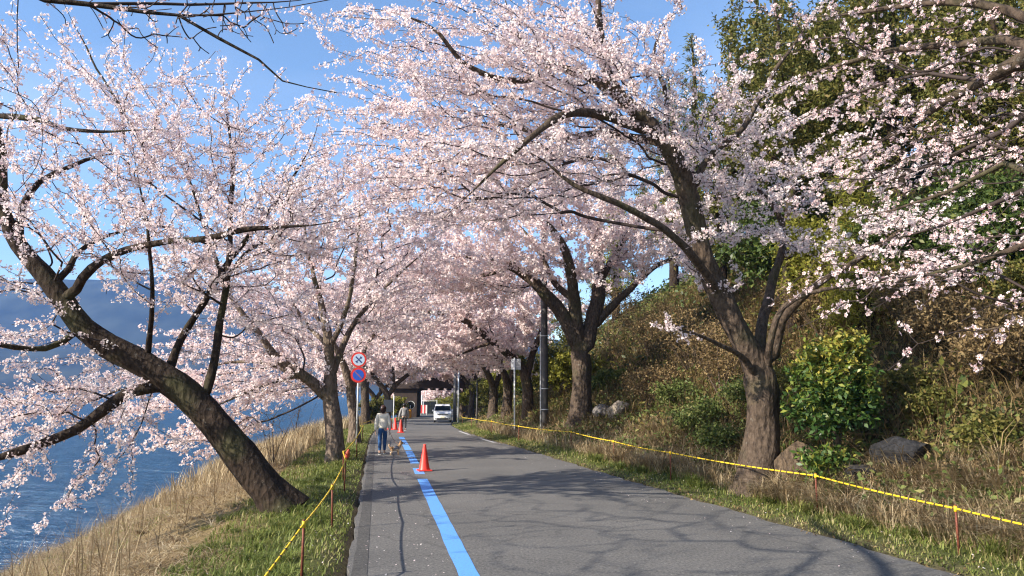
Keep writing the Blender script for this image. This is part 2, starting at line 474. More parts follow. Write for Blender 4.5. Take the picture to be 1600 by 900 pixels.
# ------------------------------------------------------------------ leaves and flowers
def pieces(kind, P, Nn, size, tint, name, droop=0.0):
    n = len(P)
    Nn = unit(Nn)
    a = unit(np.cross(Nn, RNG.standard_normal((n, 3))))
    b = np.cross(Nn, a)
    size = np.broadcast_to(size, (n,))[:, None]
    if kind == 'penta':
        ang = np.arange(5) * 2 * np.pi / 5
        rr = .5 * size[:, :, None] * (1 + .22 * RNG.standard_normal((n, 5, 1)))
        V = P[:, None] + rr * (np.cos(ang)[None, :, None] * a[:, None] + np.sin(ang)[None, :, None] * b[:, None]) + .12 * rr * RNG.standard_normal((n, 5, 1)) * Nn[:, None]
        return mesh_np(name, V, np.arange(5 * n), np.full(n, 5), np.repeat(tint, 5))
    if kind == 'quad':                       # small flower seen at a few pixels: an uneven cupped four-sided bloom
        ang = np.arange(4) * np.pi / 2 + RNG.normal(0, .22, (n, 4))
        rr = .5 * size * (1 + .2 * RNG.standard_normal((n, 4)))
        V = P[:, None] + rr[..., None] * (np.cos(ang)[..., None] * a[:, None] + np.sin(ang)[..., None] * b[:, None]) + (.16 * rr * RNG.standard_normal((n, 4)))[..., None] * Nn[:, None]
        return mesh_np(name, V, np.arange(4 * n), np.full(n, 4), np.repeat(tint, 4))
    if kind == 'star':
        out = []
        ang = np.arange(5) * 2 * np.pi / 5
        r0 = .5 * size
        V = np.empty((n, 11, 3)); V[:, 0] = P
        for k in range(5):
            for q, da in enumerate((-.5, .5)):
                an = ang[k] + da
                V[:, 1 + 2 * k + q] = P + r0 * (np.cos(an) * a + np.sin(an) * b + (.28 + .2 * RNG.random((n, 1))) * Nn)
        base = (np.arange(n) * 11)[:, None, None]
        k = np.arange(5)
        f = np.stack([np.zeros(5, int), 1 + 2 * k, 2 + 2 * k], -1)[None] + base
        return mesh_np(name, V, f, np.full(5 * n, 3), np.repeat(tint, 11))
    if kind == 'petal':                      # open five-petalled flower with a small heart of stamens
        ang = np.arange(5) * 2 * np.pi / 5
        r0 = .5 * size
        V = np.empty((n, 5 * 6 + 6, 3)); T = np.empty((n, 36))
        for k in range(5):
            an = ang[k]
            def pt(r, d, h): return P + r0 * (r * (np.cos(an + d) * a + np.sin(an + d) * b) + h * Nn)
            V[:, 6 * k] = pt(.10, 0, 0); V[:, 6 * k + 1] = pt(.62, -.52, .22); V[:, 6 * k + 2] = pt(1.0, -.28, .34)
            V[:, 6 * k + 3] = pt(.9, 0, .30); V[:, 6 * k + 4] = pt(1.0, .28, .34); V[:, 6 * k + 5] = pt(.62, .52, .22)
            T[:, 6 * k] = .2
            T[:, 6 * k + 1:6 * k + 6] = tint[:, None] * .7 + .3
        V[:, 30] = P + r0 * .32 * Nn
        for k in range(5):
            V[:, 31 + k] = P + r0 * (.2 * (np.cos(ang[k] + .6) * a + np.sin(ang[k] + .6) * b) + .1 * Nn)
        T[:, 30:] = .04
        base = (np.arange(n) * 36)[:, None]
        L = np.concatenate([np.arange(30), np.concatenate([[30, 31 + k, 31 + (k + 1) % 5] for k in range(5)])])[None] + base
        sz = np.tile(np.r_[np.full(5, 6), np.full(5, 3)], n)
        return mesh_np(name, V, L, sz, T)
    if kind in ('leaf', 'needle'):
        wd = .24 if kind == 'leaf' else .10
        d = unit(a + np.array([0, 0, -droop]))
        s = unit(np.cross(Nn, d))
        m = np.cross(d, s)
        V = np.stack([P, P + size * (.5 * d + wd * s + .08 * m), P + size * (d - .12 * m), P + size * (.5 * d - wd * s + .08 * m)], 1)
        return mesh_np(name, V, np.arange(4 * n), np.full(n, 4), np.repeat(tint, 4))

# ------------------------------------------------------------------ a plant grown from traced limbs through a cloud of shoot tips
def blobs_px(bl):
    """pixel ellipses with a depth -> world ellipsoids"""
    out = []
    for (cx, cy, Y, rx, ry, rd, wgt) in bl:
        c = at(cx, cy, Y); k = Y / F_PX
        out.append((c, np.array([rx * k, rd, ry * k]), wgt))
    return out
def cloud(bl, n, clear=1.9, spray=None):
    if spray: n0, n = n, max(8, n // spray[3])
    W = np.array([b[2] for b in bl], float); W /= W.sum()
    pts = []
    for (c, r, _), k in zip(bl, RNG.multinomial(n, W)):
        d = unit(RNG.standard_normal((k, 3))) * (RNG.random((k, 1)) ** .42)
        p = c + d * r
        pts.append(p)
    p = np.vstack(pts)
    if spray:                           # tips strung along drooping sprays that run outward from the middle of the tree
        c0, ln, zf, k = spray
        d = p - np.asarray(c0)
        d = unit(d) + .35 * RNG.standard_normal(p.shape)
        d[:, 2] *= zf
        d = unit(d)
        ll = ln * (.6 + .8 * RNG.random((len(p), 1)))
        t = np.linspace(0, 1, k)
        p = (p[:, None] + d[:, None] * (ll[:, None] * (t[None, :, None] - .5)) + np.array([0, 0, -1.0]) * (.10 * ll[:, None] * (t[None, :, None] ** 2)) + .045 * RNG.standard_normal((len(p), k, 3))).reshape(-1, 3)
    g = H(p[:, 0], p[:, 1])
    onroad = (p[:, 0] > xl(p[:, 1]) - 1) & (p[:, 0] < xr(p[:, 1]) + .5)
    ok = p[:, 2] > np.maximum(g, LAKE_Z) + np.where(onroad, max(clear, 3.0 if clear > 1 else clear), clear)
    return p[ok]
def grow(name, label, cat, base, limbs, tips, bf=.35, zk=1.0, r_tip=.005, expo=2.5, mat_trunk=None, mat_twig=None,
         leaf=None, group=None, flare=.5, first_free=.3, sub=3, lump=.05, twig_name="twigs", min_sides=3, split=.03, allow_from=0.0):
    """limbs: arrays (n,4) x,y,z,r in world; tips: points to reach; leaf: dict(kind,n,size,mat,name,rmax,spread,cluster)"""
    base = np.asarray(base, float)
    pos = []; par = []; rad = []; src = []
    for li, L in enumerate(limbs):
        L = catmull(L, .22)
        start = -1
        if len(L) > 5:
            m = len(L); t_ = np.linspace(0, 1, m); length = m * .22
            for ax in range(3):
                for fq in (2.0, 4.5, 8.0):
                    f_ = fq * length / 4
                    L[:, ax] += (.035 if li else .02) / fq ** .8 * np.sin(6.28 * f_ * t_ / 2 + RNG.random() * 6.28) * np.clip(t_ * 4, 0, 1)
            if li: L[:, 3] *= np.clip((1.02 - t_) / .35, .12, 1)
            L[:, 3] = np.maximum(L[:, 3], r_tip)
        if li:
            d = np.linalg.norm(np.array(pos) - L[0, :3], axis=1)
            start = int(np.argmin(d)); L = L[1:]
        for i, q in enumerate(L):
            par.append(start if i == 0 else len(pos) - 1)
            pos.append(q[:3]); rad.append(q[3])
            src.append(li > 0 or i > len(L) * first_free)
    nf = len(pos)
    pos = np.array(pos); par = np.array(par); rad = np.array(rad); src = np.array(src)
    plen = np.zeros(nf)
    for i in range(1, nf):
        plen[i] = plen[par[i]] + np.linalg.norm(pos[i] - pos[par[i]])
    n = len(tips)
    if n:
        cand = np.where(src)[0]
        ZK = np.array([1, 1, zk])
        D = np.linalg.norm((tips[:, None] - pos[cand][None]) * ZK, axis=2)
        C = D + bf * plen[cand][None]
        j = C.argmin(1)
        best = C[np.arange(n), j]; bp = cand[j]
        order = np.full(n, -1); np_ = np.full(n, -1); npl = np.zeros(n)
        alive = np.ones(n, bool)
        for it in range(n):
            k = int(np.argmin(np.where(alive, best, 1e9)))
            alive[k] = False
            order[it] = k; np_[k] = bp[k]
            p0 = plen[bp[k]] if bp[k] < nf else npl[bp[k] - nf]
            q0 = pos[bp[k]] if bp[k] < nf else tips[bp[k] - nf]
            npl[k] = p0 + np.linalg.norm(tips[k] - q0)
            c = np.linalg.norm((tips - tips[k]) * ZK, axis=1) + bf * npl[k]
            u = alive & (c < best)
            best[u] = c[u]; bp[u] = nf + k
        allp = np.vstack([pos, tips]); allpar = np.concatenate([par, np_])
        # split each new edge into short pieces, wander, then smooth
        newp = [allp]; newpar = allpar.copy(); cnt = len(allp)
        e = np.arange(nf, nf + n)
        A = allp[allpar[e]]; B = allp[e]
        ln = np.linalg.norm(B - A, axis=1)[:, None]
        prev = allpar[e].copy()
        extra_par = []
        for q in range(1, sub):
            f = q / sub
            mid = A * (1 - f) + B * f + RNG.standard_normal((n, 3)) * ln * .04
            newp.append(mid)
            idx = cnt + np.arange(n)
            extra_par.append(prev); prev = idx; cnt += n
        newpar[e] = prev
        P = np.vstack(newp); PR = np.concatenate([newpar] + extra_par)
        tot = len(P)
        fixed = np.zeros(tot, bool); fixed[:nf] = True
        for _ in range(3):
            acc = np.zeros_like(P); c = np.zeros(tot)
            ch = np.where(PR >= 0)[0]
            np.add.at(acc, PR[ch], P[ch]); np.add.at(c, PR[ch], 1)
            has = (c > 0) & ~fixed & (PR >= 0)
            cm = acc[has] / c[has][:, None]
            P[has] = .5 * P[has] + .25 * cm + .25 * P[PR[has]]
    else:
        P, PR, tot = pos, par, nf
        fixed = np.ones(tot, bool)
    # topological order by depth
    dep = np.full(tot, -1)
    dep[PR < 0] = 0
    todo = np.where(dep < 0)[0]
    while len(todo):
        ok = dep[PR[todo]] >= 0
        dep[todo[ok]] = dep[PR[todo[ok]]] + 1
        todo = todo[~ok]
    od = np.argsort(dep, kind='stable')
    acc = np.zeros(tot)
    RD = np.zeros(tot); RD[:nf] = rad
    for i in od[::-1]:
        if i >= nf:
            RD[i] = max(r_tip ** expo, acc[i]) ** (1 / expo)
        p = PR[i]
        if p >= 0:
            acc[p] += RD[i] ** expo
    for i in od:
        if i >= nf and PR[i] >= 0:
            RD[i] = min(RD[i], .8 * RD[PR[i]] if PR[i] < nf else RD[PR[i]])
            RD[i] = max(RD[i], r_tip * .8)
    kids = [[] for _ in range(tot)]
    for i in od:
        if PR[i] >= 0: kids[PR[i]].append(i)
    trunk = Parts(); twig = Parts()
    starts = [(-1, i) for i in np.where(PR < 0)[0]]
    firstchain = True
    while starts:
        p, i = starts.pop()
        ch = [] if p < 0 else [p]
        isf = i < nf
        while True:
            ch.append(i)
            ks = kids[i]
            if not ks: break
            same = [k for k in ks if (k < nf) == isf] if isf else ks
            if not same:
                starts += [(i, k) for k in ks]; break
            main = max(same, key=lambda k: RD[k])
            starts += [(i, k) for k in ks if k != main]
            i = main
        if len(ch) < 2: continue
        Q = P[ch]; rr = RD[ch].copy()
        if p >= 0: rr[0] = min(rr[0], rr[1] * 1.15)
        rm = rr.max()
        sides = 18 if rm > .15 else 9 if rm > .06 else 6 if rm > .025 else 4 if rm > .012 else min_sides
        fl = None
        if firstchain and flare:
            s = np.cumsum(np.r_[0, np.linalg.norm(np.diff(Q, axis=0), axis=1)])
            fl = flare * np.exp(-s / .28)
            sides = 24
        tgt = trunk if (isf and rm > split) else twig
        tgt.tube(Q, rr, sides, cap=False, lump=lump if rm > .05 else 0, flare=fl)
        firstchain = False
    root = empty(name, base, label, cat, group)
    if trunk.n:
        trunk.build("trunk", mat_trunk, root, base)
    if twig.n:
        o = twig.build(twig_name, mat_twig, root, base); o['kind'] = 'stuff'
    if leaf:
        for lf in (leaf if isinstance(leaf, list) else [leaf]):
            e = np.where((PR >= 0) & (RD < lf.get('rmax', .02)) & (~fixed | (RD < lf.get('rlimb', .0))))[0]
            ln = np.linalg.norm(P[e] - P[PR[e]], axis=1)
            wgt = ln * (lf['bias'](P[e]) if 'bias' in lf else 1)
            nc = max(1, int(lf['n'] / lf.get('cluster', 1)))
            k = RNG.choice(e, nc, p=wgt / wgt.sum())
            f = RNG.random((nc, 1))
            c = P[k] * f + P[PR[k]] * (1 - f)
            c = c + RNG.standard_normal((nc, 3)) * lf.get('spread', .04)
            ct = RNG.random(nc)
            m = lf.get('cluster', 1)
            if m > 1:
                dirs = unit(RNG.standard_normal((nc, m, 3)))
                pp = (c[:, None] + dirs * lf.get('crad', .04)).reshape(-1, 3)
                nn = (dirs + .5 * RNG.standard_normal((nc, m, 3))).reshape(-1, 3)
                tt = np.clip(np.repeat(ct, m) * .55 + .45 * RNG.random(nc * m), 0, 1)
            else:
                pp = c; tt = np.clip(.5 * ct + .5 * RNG.random(nc), 0, 1)
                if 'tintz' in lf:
                    zz = (pp[:, 2] - pp[:, 2].min()) / np.ptp(pp[:, 2]); tt = np.clip(tt + lf['tintz'] * (zz - .45), 0, 1)  # higher leaves yellower: a sunlit look put into the tint
                nn = RNG.standard_normal((nc, 3)) + np.array([0, 0, lf.get('up', .8)])
            sz = lf['size'] * (.75 + .5 * RNG.random(len(pp)))
            me = pieces(lf['kind'], pp - base, nn, sz, tt, lf['name'], lf.get('droop', 0))
            o = link(lf['name'], me, lf['mat'], root, smooth=False)
            o['kind'] = 'stuff'
    return root

# ================================================================== SETTING
# ---- ground: one sheet from the lake bed over the road bed and up the hill, out to the horizon
ys = np.concatenate([np.arange(-40, 60, .5), np.arange(60, 140, 1.5), np.array([150, 170, 200, 250, 320, 400])])
ol = np.array([600, 400, 200, 120, 60, 40, 25, 18, 14, 12] + list(np.arange(11, 0.2, -.35)) + [.2])
orr = np.array([.2] + list(np.arange(.5, 14, .4)) + [15, 17, 20, 24, 30, 40, 60, 80, 130, 200, 400])
G = []
Z = []
for y in ys:
    L, Rr = float(xl(y)), float(xr(y))
    xs = np.concatenate([L - ol, np.linspace(L, Rr, 6), Rr + orr])
    h = H(xs, y)
    zone = np.interp(L - xs, [0, .25, .7, 1.4, 2.0, 6, 9], [.0, .12, .28, .34, .53, .64, .55])
    zr_ = np.interp(xs - Rr, [0, .25, .7, 1.4, 2.4, 4], [.0, .14, .27, .36, .75, .95])
    zone = np.where(xs > (L + Rr) / 2, zr_, zone)
    inside = (xs > L - .01) & (xs < Rr + .01)
    h = np.where(inside, h - .12, h)
    G.append(np.stack([xs, np.full_like(xs, y), h], -1)); Z.append(zone)
G = np.array(G); nr, nc_ = G.shape[:2]
i = np.arange(nr - 1)[:, None] * nc_; j = np.arange(nc_ - 1)[None]
f = np.stack([i + j, i + j + 1, i + nc_ + j + 1, i + nc_ + j], -1).reshape(-1, 4)
ground = link("ground", mesh_np("ground", G, f, np.full(len(f), 4), np.array(Z), "zone"), ground_mat(), smooth=True)
tag(ground, "grassy verges, straw covered lake bank and leafy hillside beside the road", kind='structure')

def strip(y0, y1, fa, fb, lift, thick=0.0, step=.5, nx=2, ends=True):
    """sheet that follows the road between two side lines given as functions of depth"""
    Ys = np.linspace(y0, y1, max(2, int((y1 - y0) / step) + 1))
    A, B = fa(Ys), fb(Ys)
    X = A[:, None] + (B - A)[:, None] * np.linspace(0, 1, nx)[None]
    z = zr(Ys)[:, None] + lift + 0 * X
    V = np.stack([X, np.broadcast_to(Ys[:, None], X.shape), z], -1)
    n = len(Ys)
    i = np.arange(n - 1)[:, None] * nx; j = np.arange(nx - 1)[None]
    f = np.stack([i + j, i + j + 1, i + nx + j + 1, i + nx + j], -1).reshape(-1, 4)
    p = Parts(); p.add(V, f)
    if thick:
        for col in (0, nx - 1):
            top = V[:, col]; bot = top - np.array([0, 0, thick])
            q = np.vstack([top, bot]); k = np.arange(n - 1)
            p.add(q, np.stack([k, k + 1, n + k + 1, n + k], -1))
    return p
rag = lambda Y, k: .035 * np.sin(Y * 2.3 + k) + .03 * np.sin(Y * 5.7 + 2 * k) + .02 * np.sin(Y * 13 + k)
road = strip(-40, 400, lambda Y: xl(Y) + .5 * rag(Y, 0), lambda Y: xr(Y) + rag(Y, 1), 0.0, .14, .25, 8).build("road", asphalt_mat(), smooth=True)
tag(road, "grey asphalt road crossed by branch shadows", kind='structure')
edge = strip(-30, 120, lambda Y: xl(Y) + .06 + .2 * rag(Y, 2), lambda Y: xl(Y) + .24, .004, 0, .5).build("edge_strip", asphalt_mat("old_asphalt", .62), road)
blue = paint_mat("blue_road_paint", (.11, .34, .80), .7)
def yg(py, z=0.0): return (CAM_H - z) * F_PX / (py - 606)
for (p0, p1) in ((1300, 743.5), (736.5, 727.5), (720.5, 712.5), (711.4, 701.5), (700.4, 691), (690, 682), (680.5, 676.2)):
    y0, y1 = yg(p0), yg(p1)
    y0, y1 = y0 / (CT + 0 * y0) * CT, y1
    strip(y0, y1, lambda Y: xl(Y) + 1.32 + .12 * rag(Y, 5), lambda Y: xl(Y) + 1.57 + .12 * rag(Y, 7), .004, 0, .4).build("blue_line", blue, road)
white = paint_mat("white_road_paint", (.6, .6, .58), .9)
strip(31.2, 34.5, lambda Y: xr(Y) - .28, lambda Y: xr(Y) - .16, .004, 0, .5).build("white_line", white, road)
strip(38.5, 43, lambda Y: xr(Y) - .28, lambda Y: xr(Y) - .16, .004, 0, .5).build("white_line", white, road)

# ---- lake and the mountains on its far shore
V = np.array([(-7000, -3000, LAKE_Z), (40, -3000, LAKE_Z), (40, 5200, LAKE_Z), (-7000, 5200, LAKE_Z)], float)
lake = link("lake", mesh_np("lake", V, np.arange(4), [4]), water_mat())
tag(lake, "rippled blue lake", kind='structure')
def mountain(name, y0, x0, x1, hfun, depth, label, seed):
    rng = np.random.default_rng(seed)
    nx, ny = 150, 26
    xs = np.linspace(x0, x1, nx)
    prof = np.zeros(nx)
    for o in range(1, 6):
        prof += np.interp(np.linspace(0, 1, nx), np.linspace(0, 1, 3 * 2 ** o), rng.standard_normal(3 * 2 ** o)) / 2 ** o
    top = hfun(xs) * (1 + .10 * prof)
    t = np.linspace(0, 1, ny)
    rid = np.zeros((nx, ny))
    for o in range(2, 6):
        a = rng.standard_normal((3 * 2 ** o, 2 * o))
        ii = np.linspace(0, a.shape[0] - 1.001, nx); jj = np.linspace(0, a.shape[1] - 1.001, ny)
        i0 = ii.astype(int); j0 = jj.astype(int); fi = (ii - i0)[:, None]; fj = (jj - j0)[None]
        rid += ((a[i0][:, j0] * (1 - fi) + a[i0 + 1][:, j0] * fi) * (1 - fj) + (a[i0][:, j0 + 1] * (1 - fi) + a[i0 + 1][:, j0 + 1] * fi) * fj) / 2 ** (o - 1)
    shape = np.where(t < .75, np.sin(t / .75 * np.pi / 2) ** .9, np.cos((t - .75) / .25 * np.pi / 2) ** .5)
    Zz = LAKE_Z - 2 + top[:, None] * shape[None] * (1 + .14 * rid * np.sin(np.clip(t, 0, .98) * np.pi)[None])
    Vv = np.stack([np.broadcast_to(xs[:, None], Zz.shape), y0 + depth * t[None] + 0 * Zz + 40 * rid * (t[None] > 0), Zz], -1)
    i = np.arange(nx - 1)[:, None] * ny; j = np.arange(ny - 1)[None]
    f = np.stack([i + j, i + ny + j, i + ny + j + 1, i + j + 1], -1).reshape(-1, 4)
    o = link(name, mesh_np(name, Vv, f, np.full(len(f), 4)), simple("winter_forest", (.045, .050, .036), .95, 0, .5, .012), smooth=True)
    return tag(o, label, kind='structure')
mountain("mountains", 1900, -4200, 900, lambda x: np.interp(x, [-4200, -2600, -1500, -1150, -750, -300, 200, 900], [330, 360, 350, 350, 270, 200, 150, 120]), 700, "hazy blue forested mountains beyond the lake", 5)
mountain("hills", 1450, -3500, 800, lambda x: np.interp(x, [-3500, -1300, -950, -500, 0, 800], [130, 120, 95, 100, 70, 60]), 420, "lower wooded hills along the far lake shore", 9)

# ================================================================== CHERRY TREES
def LP(pts):                         # limb traced over the photograph at given depths, r in metres
    return np.array([np.r_[at(px, py, Y), r] for (px, py, Y, r) in pts])
def rooted(px, py, rbase, y0=3.0):
    g = gnd(px, py, y0)
    return g
def bl(n, size, kind='penta', mat='petal', cluster=4, spread=.05, crad=.045, rmax=.02, **k):
    return dict(kind=kind, n=n, size=size, mat=M[mat], name="blossoms", cluster=cluster, spread=spread, crad=crad, rmax=rmax, **{'rlimb': max(.022, rmax), **k})
g1 = gnd(440, 797)
Y1 = g1[1]
T1 = [LP([(448, 806, Y1, .36), (428, 778, Y1, .33), (400, 742, Y1, .30), (363, 694, Y1, .285), (321, 645, Y1, .27), (275, 603, Y1 - .1, .255), (222, 567, Y1 - .2, .235), (168, 540, Y1 - .3, .22), (128, 510, Y1 - .4, .20), (100, 468, Y1 - .5, .175), (66, 425, Y1 - .6, .16), (30, 385, Y1 - .7, .14), (7, 330, Y1 - .8, .11), (0, 250, Y1 - .9, .085), (-8, 180, Y1 - 1, .06), (-20, 90, Y1 - 1, .03)]),
      LP([(275, 606, Y1, .125), (240, 605, Y1 - .2, .11), (203, 612, Y1 - .4, .105), (160, 640, Y1 - .6, .10), (120, 672, Y1 - .8, .09), (60, 697, Y1 - 1, .08), (0, 716, Y1 - 1.2, .085), (-80, 735, Y1 - 1.4, .06)]),
      LP([(318, 630, Y1, .095), (333, 570, Y1 + .1, .08), (345, 500, Y1 + .2, .07), (354, 450, Y1 + .3, .06), (360, 380, Y1 + .3, .05), (361, 320, Y1 + .2, .05), (362, 250, Y1 + .1, .04), (352, 160, Y1, .022), (345, 90, Y1, .01)]),
      LP([(262, 585, Y1, .095), (283, 530, Y1 + .3, .07), (318, 475, Y1 + .6, .062), (352, 412, Y1 + .8, .055), (400, 355, Y1 + .9, .05), (450, 290, Y1 + 1, .035), (488, 225, Y1 + 1, .02), (500, 160, Y1 + 1, .01)]),
      LP([(112, 470, Y1 - .5, .10), (128, 435, Y1 - .8, .085), (160, 406, Y1 - 1.1, .072), (200, 392, Y1 - 1.4, .062), (255, 380, Y1 - 1.7, .052), (320, 373, Y1 - 2, .055), (400, 355, Y1 - 2.2, .045), (490, 350, Y1 - 2.4, .03), (570, 338, Y1 - 2.5, .012)]),
      LP([(102, 445, Y1 - .5, .07), (120, 398, Y1 - .3, .05), (165, 368, Y1, .035), (222, 352, Y1 + .2, .02)]),
      LP([(30, 380, Y1 - .7, .07), (35, 325, Y1 - .5, .065), (62, 284, Y1 - .4, .055), (108, 262, Y1 - .2, .045), (160, 243, Y1, .03), (215, 238, Y1, .015)]),
      LP([(230, 570, Y1, .06), (234, 500, Y1 - .6, .045), (236, 430, Y1 - .9, .035), (228, 330, Y1 - 1.1, .025), (205, 210, Y1 - 1.2, .012)]),
      LP([(185, 205, Y1 - .5, .03), (190, 180, Y1 - .5, .03), (160, 120, Y1 - .5, .02), (100, 5, Y1 - .5, .01)]),
      LP([(0, 180, Y1 - 1, .06), (60, 186, Y1 - 1.2, .05), (120, 203, Y1 - 1.4, .035), (250, 205, Y1 - 1.5, .018)]),
      LP([(355, 450, Y1 + .3, .05), (322, 372, Y1 + .5, .035), (300, 290, Y1 + .6, .025), (250, 190, Y1 + .6, .012)]),
      LP([(120, 520, Y1 - .4, .06), (70, 545, Y1 - .9, .05), (0, 538, Y1 - 1.4, .04), (-60, 530, Y1 - 1.6, .03)])]
tips = cloud(blobs_px([(160, 190, Y1 - .6, 230, 130, 2.6, 5), (350, 250, Y1, 200, 160, 2.5, 5), (250, 370, Y1 - .8, 220, 80, 2.4, 3.2), (60, 360, Y1 - 1, 130, 160, 2.2, 2.0), (470, 340, Y1 - 1, 110, 70, 2, 1.8),
                       (90, 640, Y1 - .6, 150, 80, 1.6, 2.6), (110, 740, Y1 - .6, 90, 45, 1.2, .5), (20, 560, Y1 - 1, 110, 60, 1.4, .8), (400, 470, Y1 + 1.2, 120, 90, 1.6, 1.6), (-150, 350, Y1 - 1, 180, 250, 2.5, 1.6)]), 3000, .9, (at(200, 560, Y1), 1.5, .75, 7))
grow("cherry_tree", "leaning dark cherry tree arching over the lake, its thick trunk bent left", "cherry tree", g1, T1, tips, bf=.36, zk=1.25, r_tip=.0052, mat_trunk=M['bark'], mat_twig=M['twig'],
     leaf=bl(86000, .043, 'quad', cluster=5, spread=.035, rmax=.016), flare=.42, lump=.08, first_free=.35)

g2 = gnd(524, 722); Y2 = g2[1]
T2 = [LP([(524, 726, Y2, .30), (523, 690, Y2, .27), (521, 655, Y2, .25), (516, 622, Y2, .24), (516, 575, Y2, .17), (512, 530, Y2 - .2, .14), (503, 480, Y2 - .3, .10), (490, 430, Y2 - .4, .07), (476, 360, Y2 - .4, .045), (470, 290, Y2, .02)]),
      LP([(516, 625, Y2, .19), (494, 604, Y2 - .2, .17), (470, 585, Y2 - .5, .15), (432, 556, Y2 - .9, .12), (398, 512, Y2 - 1.2, .09), (372, 480, Y2 - 1.4, .075), (338, 440, Y2 - 1.6, .05), (300, 400, Y2 - 1.8, .025)]),
      LP([(485, 598, Y2 - .3, .10), (440, 577, Y2 + .2, .08), (400, 566, Y2 + .5, .06), (340, 570, Y2 + .8, .04), (270, 600, Y2 + 1, .02)]),
      LP([(518, 590, Y2, .12), (536, 540, Y2 + .4, .10), (556, 500, Y2 + .8, .08), (590, 460, Y2 + 1.2, .06), (640, 415, Y2 + 1.6, .04), (690, 370, Y2 + 2, .02)]),
      LP([(514, 545, Y2 - .1, .09), (540, 490, Y2 - .8, .07), (552, 430, Y2 - 1.2, .055), (560, 350, Y2 - 1.4, .035), (565, 260, Y2 - 1.4, .015)]),
      LP([(512, 540, Y2 - .1, .08), (475, 500, Y2 + .5, .06), (440, 440, Y2 + 1, .045), (425, 360, Y2 + 1.2, .025), (430, 290, Y2 + 1.2, .012)]),
      LP([(470, 585, Y2 - .5, .07), (420, 600, Y2 - 1, .055), (370, 620, Y2 - 1.4, .04), (300, 650, Y2 - 1.8, .02)])]
tips = cloud(blobs_px([(430, 400, Y2, 190, 120, 3.2, 5), (560, 370, Y2 + .4, 150, 120, 3, 4.5), (550, 270, Y2, 110, 70, 2.6, 1.8), (640, 340, Y2 + 1, 90, 80, 2.4, 1.4), (350, 560, Y2 - .6, 160, 70, 2.4, 3.2), (310, 665, Y2 - .4, 110, 42, 1.8, 1.5), (480, 500, Y2, 170, 60, 2.6, 2.2), (620, 470, Y2 + 1, 90, 80, 2.4, 1.5), (250, 610, Y2 + .6, 120, 60, 2, 1.2)]), 2500, 1.0, (at(515, 580, Y2), 1.8, .6, 7))
tips = tips[~((tips[:, 0] > g2[0] - .1) & (tips[:, 2] < 3.9))]      # boughs over the path kept pruned
grow("cherry_tree", "upright forked cherry tree just before the round road signs", "cherry tree", g2, T2, tips, bf=.36, zk=1.25, r_tip=.0062, mat_trunk=M['bark_pale'], mat_twig=M['twig'],
     leaf=bl(68000, .070, 'quad', cluster=4, spread=.05, rmax=.02), flare=.35, lump=.05, group=None)

def cherry(px, py, label, r, limbs, blobs, n, nl, size=.085, y0=3.0, mat='bark_grey', up=None, **kw):
    g = gnd(px, py, y0); Y = g[1]
    P = []
    for L in limbs:
        P.append(LP([(x, y, Y + dy, rr) for (x, y, dy, rr) in L]))
    P[0][0, :3] = g - np.array([0, 0, .1])
    tips = cloud(blobs_px([(cx, cy, Y + dy, rx, ry, rd, wt) for (cx, cy, dy, rx, ry, rd, wt) in blobs]), int(n * .95), 1.2, (at(limbs[0][3][0], limbs[0][3][1], Y), 2.2, .4, 7))
    return grow("cherry_tree", label, "cherry tree", g, P, tips, sub=2, bf=.36, zk=1.5, r_tip=kw.pop('r_tip', .007), mat_trunk=M[mat], mat_twig=M['twig'],
                leaf=bl(int(nl * .78), size * 1.2, 'quad', cluster=4, spread=kw.pop('spread', .09), crad=.07, rmax=kw.pop('rmax', .028)), flare=kw.pop('flare', .35), **kw)

cherry(553, 693, "pale barked cherry tree directly behind the round road sign pole", .25,
       [[(553, 695, 0, .27), (553, 660, 0, .21), (549, 620, 0, .19), (544, 590, -.2, .16), (528, 550, -.6, .12), (500, 505, -1, .08), (470, 450, -1.4, .04)],
        [(549, 615, 0, .14), (560, 570, .5, .11), (580, 530, 1, .08), (610, 480, 1.5, .05), (650, 440, 2, .02)]],
       [(560, 470, 0, 120, 90, 3, 3), (450, 520, 0, 120, 90, 3, 2), (640, 470, 1, 80, 70, 3, 2), (420, 610, 0, 90, 50, 2.4, 1.2)], 900, 30000, .075, mat='bark_pale')
cherry(571, 664, "dark forked cherry tree standing ahead of the walking woman at the grass edge", .35,
       [[(571, 667, 0, .46), (571, 640, 0, .36), (570, 612, 0, .33), (568, 590, 0, .26), (556, 560, -1, .17), (540, 520, -2, .10), (520, 480, -3, .05)],
        [(571, 605, 0, .27), (580, 575, .8, .22), (595, 548, 1.6, .17), (606, 515, 2.4, .12), (625, 470, 3, .06)],
        [(590, 555, 1.4, .13), (620, 560, 2.4, .10), (655, 556, 3.4, .07), (700, 560, 4, .03)],
        [(570, 610, 0, .18), (556, 585, .5, .13), (530, 575, 1, .08), (490, 560, 1.4, .04)]],
       [(590, 480, 0, 90, 70, 4, 3), (640, 540, 2, 80, 26, 4, 2), (490, 520, 0, 110, 60, 4, 2), (620, 420, 0, 80, 60, 4, 2)], 900, 36000, .10)

